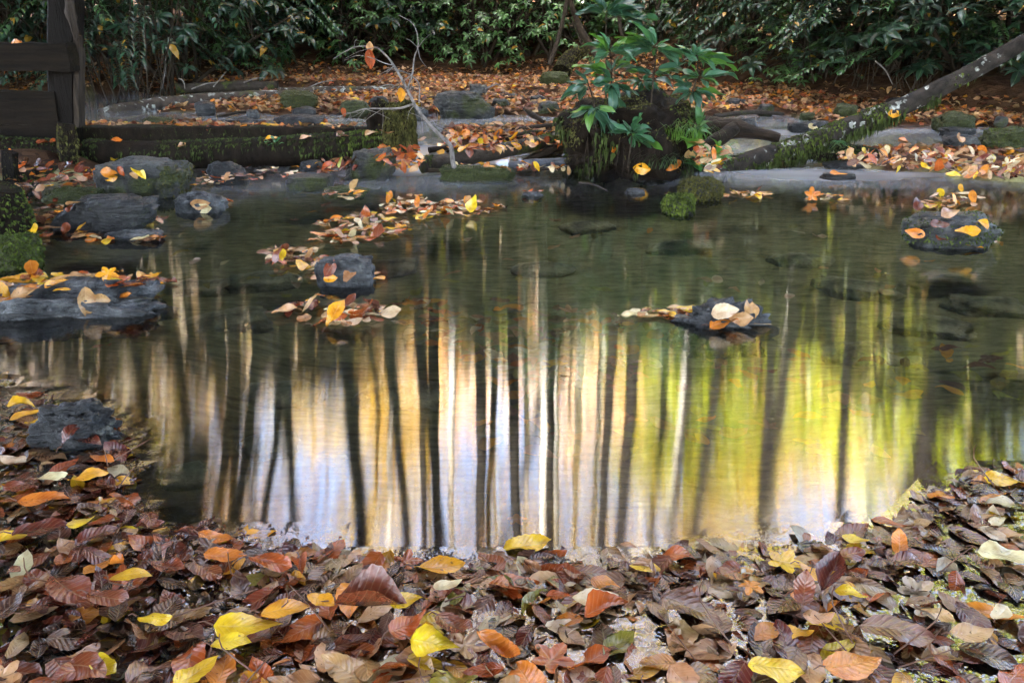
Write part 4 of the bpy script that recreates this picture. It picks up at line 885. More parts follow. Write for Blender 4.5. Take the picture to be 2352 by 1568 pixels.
sapling([(1398, 350, 4.5), (1402, 240, 4.52), (1405, 160, 4.55), (1400, 112, 4.55)], [((1402, 118, 4.55), [(1345, 92), (1350, 75), (1345, 120), (1460, 128), (1450, 100), (1380, 140), (1480, 118)], G2), ((1404, 165, 4.53), [(1340, 143), (1345, 175), (1320, 150), (1462, 135), (1425, 170)], G1),
         ((1405, 190, 4.5), [(1340, 188), (1430, 205), (1480, 225), (1408, 268), (1390, 222), (1345, 170)], G1)], 'left sapling with many drooping dark leaves')
sapling([(1370, 300, 4.45), (1362, 230, 4.42), (1350, 190, 4.42)], [((1352, 192, 4.42), [(1300, 225), (1275, 232), (1330, 190), (1415, 195)], G1), ((1366, 246, 4.38), [(1362, 320), (1400, 310), (1418, 300), (1300, 265), (1330, 260), (1428, 250), (1320, 300)], G1)], 'low left sapling whose long leaves hang down over the dark stump')
sapling([(1442, 385, 4.4), (1448, 340, 4.38), (1452, 310, 4.36)], [((1452, 305, 4.36), [(1390, 295), (1392, 305), (1470, 252), (1502, 290), (1460, 350), (1500, 328), (1510, 338), (1432, 285), (1475, 345), (1485, 300)], (.06, .16, .08))], 'small pale green sapling sprouting from the front of the stump')
sapling([(1540, 375, 4.6), (1568, 300, 4.62), (1590, 220, 4.66), (1602, 160, 4.7), (1600, 120, 4.7)], [((1598, 128, 4.7), [(1540, 98), (1655, 145), (1640, 118), (1560, 145), (1650, 165), (1620, 95), (1690, 150), (1570, 105)], G2), ((1608, 178, 4.68), [(1660, 170), (1695, 162), (1540, 185), (1570, 160), (1630, 205)], G2),
         ((1590, 205, 4.66), [(1680, 225), (1620, 250), (1570, 235), (1545, 210), (1530, 175)], G1)], 'right sapling leaning outwards with grey green leaves')
sapling([(1562, 330, 4.55), (1585, 300, 4.5), (1600, 275, 4.5)], [((1600, 290, 4.5), [(1600, 235), (1645, 318), (1580, 325), (1560, 320), (1650, 300), (1630, 330)], (.06, .15, .05))], 'little sapling with pale leaves at the right foot of the stump', .004)
sapling([(1415, 300, 4.7), (1440, 230, 4.75), (1475, 180, 4.8)], [((1475, 185, 4.8), [(1420, 190), (1520, 200), (1500, 165), (1445, 215), (1530, 215)], G1), ((1430, 235, 4.72), [(1480, 235), (1395, 245), (1470, 262)], G1)], 'bushy back sapling half hidden behind the others', .004)
# grass tuft, fern fronds, leafy herb
def blades(name, c, n, L, tint, label, cat, spread=.05, w_=.0022):
    V, Fc, T = [], [], []
    for i in range(n):
        b = Vector(c) + Vector((rnd.gauss(0, spread), rnd.gauss(0, spread * .6), 0)); th = rnd.uniform(0, 6.28); d = Vector((math.cos(th), math.sin(th), 0)); l = L * rnd.uniform(.6, 1.2); s = Vector((-d.y, d.x, 0)) * w_
        pts = [b, b + d * l * .15 + Vector((0, 0, l * .4)), b + d * l * .45 + Vector((0, 0, l * .6)), b + d * l * .8 + Vector((0, 0, l * .45)), b + d * l + Vector((0, 0, l * .15))]
        i0 = len(V); g = rnd.uniform(.7, 1.3)
        for k, p in enumerate(pts): ww = 1 - k / 4.3; V += [p - s * ww, p + s * ww]; T += [tuple(q * g for q in tint)] * 2
        Fc += [(i0 + 2 * k, i0 + 2 * k + 1, i0 + 2 * k + 3, i0 + 2 * k + 2) for k in range(4)]
    o = mesh_obj(name, V, Fc, M_green, None, False, uv=np.tile(np.array([[.5, .2]]), (len(V), 1)), tint=np.array(T)); return tag(o, label, cat)
blades('grass_tuft', zr(1565, 320, 4.5), 90, .16, (.1, .2, .03), 'fresh green grass tuft arching beside the stump', 'grass')
blades('grass_tuft', zr(1525, 385, 4.42), 60, .13, (.05, .09, .03), 'thin dark grass blades hanging on the front of the stump', 'grass')
def herb(name, c, n, L, tint, label, wd=.2, up=.6):
    root = empty(name); bt = Batch()
    for i in range(n):
        th = i * 2.4; d = Vector((math.cos(th), math.sin(th) * .9, rnd.uniform(.05, up) + .5 * (i % 3 == 0))).normalized(); l = L * rnd.uniform(.6, 1.15); g = rnd.uniform(.7, 1.3)
        bt.add(leaf_geo(6, wd, .2, -.2, .03, i, .04, 3), frame(d, Vector((0, 0, 1)), rnd.uniform(-.3, .3)), l, Vector(c) + d * l * .5 + Vector((rnd.gauss(0, .02), rnd.gauss(0, .02), rnd.uniform(0, .03))), tuple(q * g for q in tint))
    bt.build('foliage', M_green, root); return tag(root, label, 'plant')
herb('leafy_herb', zr(1620, 392, 4.4), 46, .11, (.05, .17, .05), 'glossy green rosette plant at the right foot of the stump')
herb('leafy_herb', zr(1648, 370, 4.45), 16, .12, (.1, .25, .04), 'upright bright green leaves behind the rosette plant', .14, 1.6)
herb('leafy_herb', zr(1590, 340, 4.42), 12, .08, (.09, .2, .03), 'small lime leaf plant under the right sapling', .3, .8)
herb('seedling', zr(628, 333, 4.86), 9, .035, (.05, .2, .1), 'tiny blue green seedling on the lower mossy log', .3, .4)
def fern(c, tips, label):
    root = empty('fern')
    for tp in tips:
        a, b = Vector(c), Vector(tp); bt = Batch(); d = (b - a); L = d.length; n = 12
        for k in range(1, n):
            u = k / n; p = a + d * u + Vector((0, 0, .25 * L * u * (1 - u)))
            for sg in (-1, 1):
                s = Vector((0, 0, 1)).cross(d).normalized() * sg; dd = (s + d.normalized() * .35).normalized(); l = L * .3 * (1 - u * .75)
                bt.add(leaf_geo(3, .16, .1, 0, 0, 0, 0, 3), frame(dd), l, p + dd * l * .5, (.06, .19, .07))
        bt.build('frond', M_green, root)
    return tag(root, label, 'fern')
fern(zr(1925, 322, 4.95), [zr(1905, 345, 4.85), zr(1960, 348, 4.85), zr(1940, 350, 4.8)], 'small fern hanging under the leaning trunk')

# ------------------------------------------------------------ dead branch standing in the pool
db = empty('dead_branch'); tag(db, 'pale bare branch standing in the water and arching left over the weir', 'branch')
def dbr(pix, r0, r1, name='limb', Y0=4.55, Y1=4.75, sub=5):
    n = len(pix); P = [zr(x, y, Y0 + (Y1 - Y0) * i / (n - 1)) for i, (x, y) in enumerate(pix)]
    g = tube_geo(P, [r0 + (r1 - r0) * i / (n - 1) for i in range(n)], 8, .12, 5, sub=sub, nfreq=30); return mesh_obj(name, g[0], g[1], M_twig, db), P
dbr([(1057, 428), (1050, 412), (1040, 370), (1035, 336), (1012, 312), (983, 282), (953, 241), (931, 197), (904, 150), (882, 123), (860, 109), (813, 109), (764, 137)], .0155, .002, 'main_stem', 4.42, 4.75)
dbr([(936, 203), (947, 170), (952, 131), (960, 109), (958, 77), (945, 52), (915, 35)], .005, .002)
dbr([(948, 240), (917, 249), (879, 250), (840, 250), (805, 260), (753, 276)], .007, .002)
dbr([(962, 238), (963, 197), (947, 175), (920, 164), (890, 160)], .0045, .0015)
dbr([(904, 150), (882, 145), (852, 133), (820, 128), (790, 140)], .0035, .001)
for i in range(34):
    base = rnd.choice([(805, 262), (879, 250), (840, 251), (917, 249), (953, 241), (965, 255), (780, 270), (860, 110), (813, 112), (905, 152), (931, 200), (960, 110), (947, 172), (983, 282), (1000, 290)])
    a = rnd.uniform(-2.9, -.2) if rnd.random() < .5 else rnd.uniform(.3, 2.9); l = rnd.uniform(25, 75)
    mx_, my_ = base[0] + math.cos(a) * l * .5 + rnd.uniform(-6, 6), base[1] + math.sin(a) * l * .4; ex, ey = base[0] + math.cos(a) * l, base[1] + math.sin(a) * l * .7 + rnd.uniform(0, 10)
    dbr([base, (mx_, my_), (ex, ey)], .0022, .0009, 'twig', 4.65, 4.65 + rnd.uniform(-.15, .15), 3)
def hang_leaf(x, y, px, c, label, Y=4.68):
    p = zr(x, y, Y); L = px * Y / F; V, U, Fc = hi(curl=.3, fold=.5); M = np.array(frame(Vector((rnd.uniform(-.2, .2), 0, -1)), Vector((0, -1, .2))))
    o = mesh_obj('hanging_leaf', (V * L) @ M.T, Fc, M_leaf_dry, loc=p, uv=U, tint=np.tile(np.array(COL[c]), (len(V), 1))); tag(o, label, 'leaf', 'dead leaves caught on the dead branch')
hang_leaf(851, 137, 42, 'rust', 'curled rust leaf hanging from the upper arch of the dead branch'); hang_leaf(922, 218, 32, 'golden', 'single golden leaf hanging beside the fork of the dead branch')
hang_leaf(790, 258, 20, 'rust', 'round red leaf on the lower limb of the dead branch'); hang_leaf(850, 110, 26, 'tan', 'tan leaf on the tip of the dead branch')
# slanting sapling trunks in front of the thicket and twigs on the bar
for pts, r, lab in [([(1262, 150, 9.6), (1285, 80, 9.7), (1305, -10, 9.8)], .03, 'thin grey sapling slanting up left of the stump saplings'), ([(1372, 130, 10.5), (1330, 60, 10.6), (1300, -30, 10.6)], .045, 'dark curved stem behind the slanting sapling'),
                    ([(1500, 60, 10), (1512, 20, 10), (1518, -20, 10)], .02, 'dark upright stem right of the tallest sapling'), ([(1440, 160, 8.5), (1425, 60, 8.5), (1410, -20, 8.5)], .02, 'crooked grey stem behind the leaf whorls')]:
    log('sapling_stem', [zr(*p) for p in pts], [r, r * .85, r * .7], M_stem, lab, 'sapling', n=8, seed=3)
log('mossy_root', [zr(1290, 165, 9.3), zr(1310, 135, 9.5), zr(1345, 115, 9.8)], [.1, .09, .05], M_stump, 'mossy root hump on the far bank behind the saplings', 'root', seed=22, moss=1500, mcol=M_moss_olive, mlen=.03, mcov=ALLCOV)
for i, (a, b, lab) in enumerate([((410, 180), (425, 205), 'thin white twig upright over the far left water'), ((440, 205), (500, 190), 'pale crooked twig on the dark log'), ((560, 190), (610, 180), 'pale twig lying left of the furry boulder'), ((700, 205), (765, 185), 'pale twig above the furry boulder'),
        ((860, 205), (905, 196), 'twig beside the right lichen log'), ((1115, 205), (1150, 195), 'twig behind the small upright stone'), ((490, 200), (520, 165), 'bent grey twig rising from the dark log'), ((380, 130), (372, 205), 'long hanging twig over the far left water'),
        ((2010, 140), (2050, 195), 'thin twig hanging over the black hollow'), ((1760, 245), (1820, 262), 'twig on the right leaf bank'), ((1100, 268), (1160, 258), 'twig at the water below the large boulder'), ((640, 238), (655, 252), 'white twig against the furry boulder')]):
    Ya = 8.3 if a[0] < 1000 else 7.2
    log('twig', [zr(*a, Ya), zr((a[0] + b[0]) / 2 + 4, (a[1] + b[1]) / 2 - 5, Ya), zr(*b, Ya)], [.007, .006, .003], M_twig, lab, 'twig', n=5, seed=i, group='twigs on the far bank')

for i, (a, b, r_, lab) in enumerate([((985, 345, 5.0), (1240, 318, 5.3), .018, 'dark branch lying behind the cut log under the leaf pile'), ((1020, 296, 5.7), (1260, 310, 5.4), .02, 'long wet branch at the back of the leaf pile'), ((1140, 332, 5.1), (1290, 306, 5.2), .024, 'mossy branch slanting up to the stump above the cut log'),
        ((1150, 395, 4.65), (1290, 388, 4.65), .012, 'thin stick at the waterline below the blue grey driftwood'), ((985, 392, 4.55), (1075, 400, 4.5), .012, 'short black stick under the hollow end of the cut log'), ((1640, 268, 6.4), (1800, 262, 6.6), .02, 'dark stick lying in the riffle behind the driftwood'),
        ((500, 268, 6.6), (610, 258, 7.0), .012, 'thin stick at the edge of the left leaf bar'), ((985, 225, 7.6), (1075, 232, 7.4), .012, 'stick lying in leaves left of the large smooth boulder'), ((2010, 360, 5.0), (2110, 352, 5.2), .008, 'thin stick caught in the right leaf bar'), ((1330, 420, 4.2), (1395, 438, 4.0), .006, 'thin root trailing into the pool from the stump')]):
    A, B = zr(*a), zr(*b); mid = A.lerp(B, .5) + Vector((0, 0, rnd.uniform(-.01, .03)))
    log('stick', [A, mid, B], [r_, r_ * .9, r_ * .6], M_bark_wet if i % 2 else M_drift, lab, 'branch', n=8, seed=50 + i, rough=.25, moss=700 if r_ > .02 else 0, mlen=.014, thr=.1)

# ------------------------------------------------------------ fallen leaves: the ones that stand out, one by one
H_ = hero
# the wet mat at the near shore
NEAR = [
 (300, 1320, 92, 8, 'yellow', 'bright yellow oval leaf lying on the brown mat near the left side', {}),
 (355, 1418, 84, -3, 'yellow', 'spotted dull yellow leaf below the bright yellow oval one', {}),
 (570, 1435, 158, 2, 'yellow', 'longest yellow leaf of the near mat, finely spotted', {}),
 (530, 1473, 90, 10, 'yellow', 'smaller olive yellow leaf just below the longest yellow one', {}),
 (655, 1400, 112, 8, 'golden', 'golden leaf right above the longest yellow leaf', {'z': .016}),
 (738, 1378, 78, -18, 'golden', 'golden leaf with dark eyes next to the curled rust leaf', {'z': .02}),
 (452, 1540, 120, 48, 'yellow', 'yellow leaf pointing up at the bottom edge', {}),
 (1010, 1300, 118, 3, 'golden', 'long golden leaf floating at the rim of the open water', {'z': .006}),
 (1212, 1252, 112, 6, 'yellow', 'pale yellow leaf afloat beyond the rim of the mat', {'z': .003}),
 (1483, 1300, 76, -6, 'yellow', 'light yellow leaf with a notched end at the rim of the mat', {'z': .01}),
 (1028, 1342, 60, 10, 'cream', 'whitish wet leaf below the long golden rim leaf', {}),
 (940, 1376, 90, 12, 'yellow', 'yellow leaf with brown blotches behind the two dark curled leaves', {}),
 (1000, 1476, 118, -7, 'yellow', 'olive yellow oval leaf in front of the two dark curled leaves', {}),
 (1148, 1490, 120, -25, 'orange', 'orange leaf rolled up like a boat', {'curl': .7, 'fold': .5, 'z': .02}),
 (938, 1428, 100, 25, 'rust', 'left one of the two dark curled rust leaves', {'pitch': 12, 'z': .02, 'curl': .4}),
 (1045, 1432, 108, -25, 'russet', 'right one of the two dark curled rust leaves, with a toothed edge', {'pitch': 12, 'z': .022, 'curl': .4}),
 (855, 1388, 165, 2, 'russet', 'long rolled brown leaf lying like a tube', {'fold': .9, 'z': .012}),
 (1392, 1396, 108, 10, 'rust', 'red brown ribbed leaf beside the cream one', {'pitch': 8, 'z': .016, 'fold': .4}),
 (1368, 1372, 112, 6, 'cream', 'long cream leaf with feathered veins', {}),
 (1282, 1368, 64, -25, 'rust', 'small red leaf with a lifted edge left of the long cream leaf', {'pitch': 20, 'z': .02}),
 (1298, 1438, 92, 4, 'cream', 'grey cream leaf half under water', {'z': .002}),
 (1390, 1335, 68, -8, 'orange', 'flat orange tan leaf above the long cream leaf', {}),
 (1245, 1282, 118, 4, 'rust', 'rust leaf just under the surface at the rim below the pale yellow one', {'z': .0}),
 (1560, 1277, 88, 0, 'rust', 'bright rust red leaf arched on the rim of the mat', {'curl': -.4, 'z': .012}),
 (1590, 1398, 150, -25, 'mauve brown', 'large flat mauve brown leaf', {'z': .014}),
 (1955, 1362, 52, -20, 'yellow', 'small yellow leaf with a green heart', {'z': .02}),
 (1965, 1237, 60, -4, 'yellow', 'clean yellow leaf lying on the shore leaves at the right', {}),
 (2065, 1243, 64, 78, 'orange', 'tan orange leaf standing on its end at the right', {'pitch': 55, 'z': .02}),
 (1952, 1272, 92, 12, 'russet', 'ribbed dark brown leaf left of the standing leaf', {'z': .016}),
 (2080, 1286, 94, 6, 'dark red', 'dark red leaf in front of the standing leaf', {'z': .014}),
 (2312, 1275, 118, -12, 'cream', 'long wavy cream leaf at the right edge', {'z': .014}),
 (1875, 1312, 80, -15, 'golden', 'golden leaf crumpled at the heart of the right pile', {'z': .026, 'curl': .5}),
 (1800, 1290, 110, -12, 'yellow', 'shiny yellow maple leaf in the right pile', {'kind': 'maple', 'z': .012}),
 (1848, 1350, 84, 60, 'russet', 'curled brown leaf leaning against the golden one', {'pitch': 40, 'z': .03, 'curl': .5}),
 (1910, 1315, 110, 38, 'dark red', 'dark maroon leaf folded upward behind the small yellow leaf', {'pitch': 20, 'z': .03, 'fold': .6}),
 (1722, 1345, 66, -30, 'orange', 'orange brown maple leaf left of the crumpled golden one', {'kind': 'maple', 'z': .02}),
 (2150, 1408, 82, -20, 'tan', 'tan leaf with straight veins low on the right', {}),
 (2232, 1452, 110, 5, 'tan', 'brown tan oval leaf above the bottom right corner', {}),
 (1832, 1452, 56, 0, 'golden', 'thin wet golden leaf seen nearly edge on', {'z': .006}),
 (1783, 1532, 128, -6, 'yellow', 'big wet yellow leaf at the bottom edge right of the middle', {}),
 (1962, 1522, 150, 8, 'orange', 'long orange brown leaf at the bottom right', {'z': .014}),
 (2060, 1450, 160, -14, 'mauve brown', 'large wet purple brown leaf above the long orange brown one', {'z': .01}),
 (2300, 1408, 64, 28, 'cream', 'pale bluish cream leaf at the right edge', {}),
 (1880, 1415, 50, 0, 'tan', 'round tan leaf in the middle of the right mat', {}),
 (160, 1352, 155, -22, 'russet', 'large brown leaf on the left with a smooth sheen', {'z': .014}),
 (250, 1372, 112, -8, 'russet', 'second large brown leaf below the bright yellow oval one', {'z': .016}),
 (110, 1385, 110, 30, 'dark red', 'dark red leaf tucked under the large brown one', {'z': .01}),
 (100, 1216, 130, 10, 'dark red', 'big maroon leaf on the left shore', {'z': .018}),
 (222, 1228, 96, 30, 'dark red', 'dull purple leaf right of the big maroon one', {'z': .014}),
 (28, 1232, 100, 15, 'yellow', 'yellow leaf under the tip of the big maroon leaf', {}),
 (186, 1197, 44, 20, 'yellow', 'tiny bright yellow leaf beside the big maroon one', {'z': .02}),
 (202, 1090, 84, 18, 'golden', 'golden leaf lit at its rim on the left shore', {'z': .016}),
 (48, 926, 66, -4, 'yellow', 'upper yellow leaf of the trio above the blue black rock', {'z': .02}),
 (58, 952, 66, 22, 'golden', 'middle golden leaf of the trio above the blue black rock', {'z': .024}),
 (84, 968, 50, 12, 'yellow', 'lower yellow leaf of the trio left of the blue black rock', {'z': .02}),
 (102, 1148, 118, 4, 'orange', 'broad brown orange leaf with yellow veins on the left shore', {'z': .014}),
 (48, 1118, 80, 0, 'russet', 'squarish red brown leaf at the left edge', {}),
 (32, 1055, 74, -10, 'cream', 'round grey cream leaf with fan veins at the left edge', {}),
 (118, 1096, 70, 8, 'cream', 'grey cream leaf left of the golden rimmed leaf', {}),
 (236, 1052, 66, -10, 'orange', 'orange tan leaf below the blue black rock', {}),
 (160, 998, 66, 48, 'dark red', 'dark red leaf leaning on the front of the blue black rock', {'pitch': 35, 'z': .04}),
 (200, 1010, 76, -5, 'dark red', 'crimson leaf lying at the foot of the blue black rock', {'z': .02}),
 (518, 1277, 104, -4, 'orange', 'orange toothed leaf on the left part of the rim', {'z': .016}),
 (495, 1232, 90, -8, 'orange', 'orange leaf half afloat at the left end of the rim', {'z': .006}),
 (622, 1290, 112, -10, 'rust', 'dark rust ribbed leaf right of the orange toothed leaf', {'z': .02}),
 (690, 1300, 70, -60, 'rust', 'narrow rust leaf folded beside the dark ribbed one', {'z': .02, 'fold': .7}),
 (385, 1298, 84, -5, 'russet', 'red brown leaf above the black twig', {}),
 (268, 1285, 62, -50, 'orange', 'crumpled orange leaf standing on the left mat', {'pitch': 30, 'curl': .6, 'z': .02}),
 (480, 1310, 90, -20, 'russet', 'flat red brown leaf left of the dark ribbed one', {}),
 (600, 1225, 70, 6, 'golden', 'blurred golden leaf drifting in front of the dark corner of the pool', {'z': .0}),
 (2160, 1135, 60, -30, 'orange', 'peach leaf bent out of the water at the right shore', {'pitch': 20, 'z': .015}),
 (2310, 1100, 90, -6, 'yellow', 'bright yellow leaf on the right shore', {}),
 (2290, 1195, 60, 20, 'cream', 'pale veined leaf at the right shore below the bright yellow one', {}),
 (1185, 1192, 46, 10, 'orange', 'small orange maple leaf drowned just beyond the rim', {'z': -.02, 'kind': 'maple'}),
 (1390, 1030, 0, 0, 'x', '', {})]
for x, y, px, a, c, lab, k in NEAR:
    if px:
        k.setdefault('z', .012); k['z'] += .012 if y > 1300 and k['z'] > .008 else 0; H_(x, y, px, a, c, lab, **k)
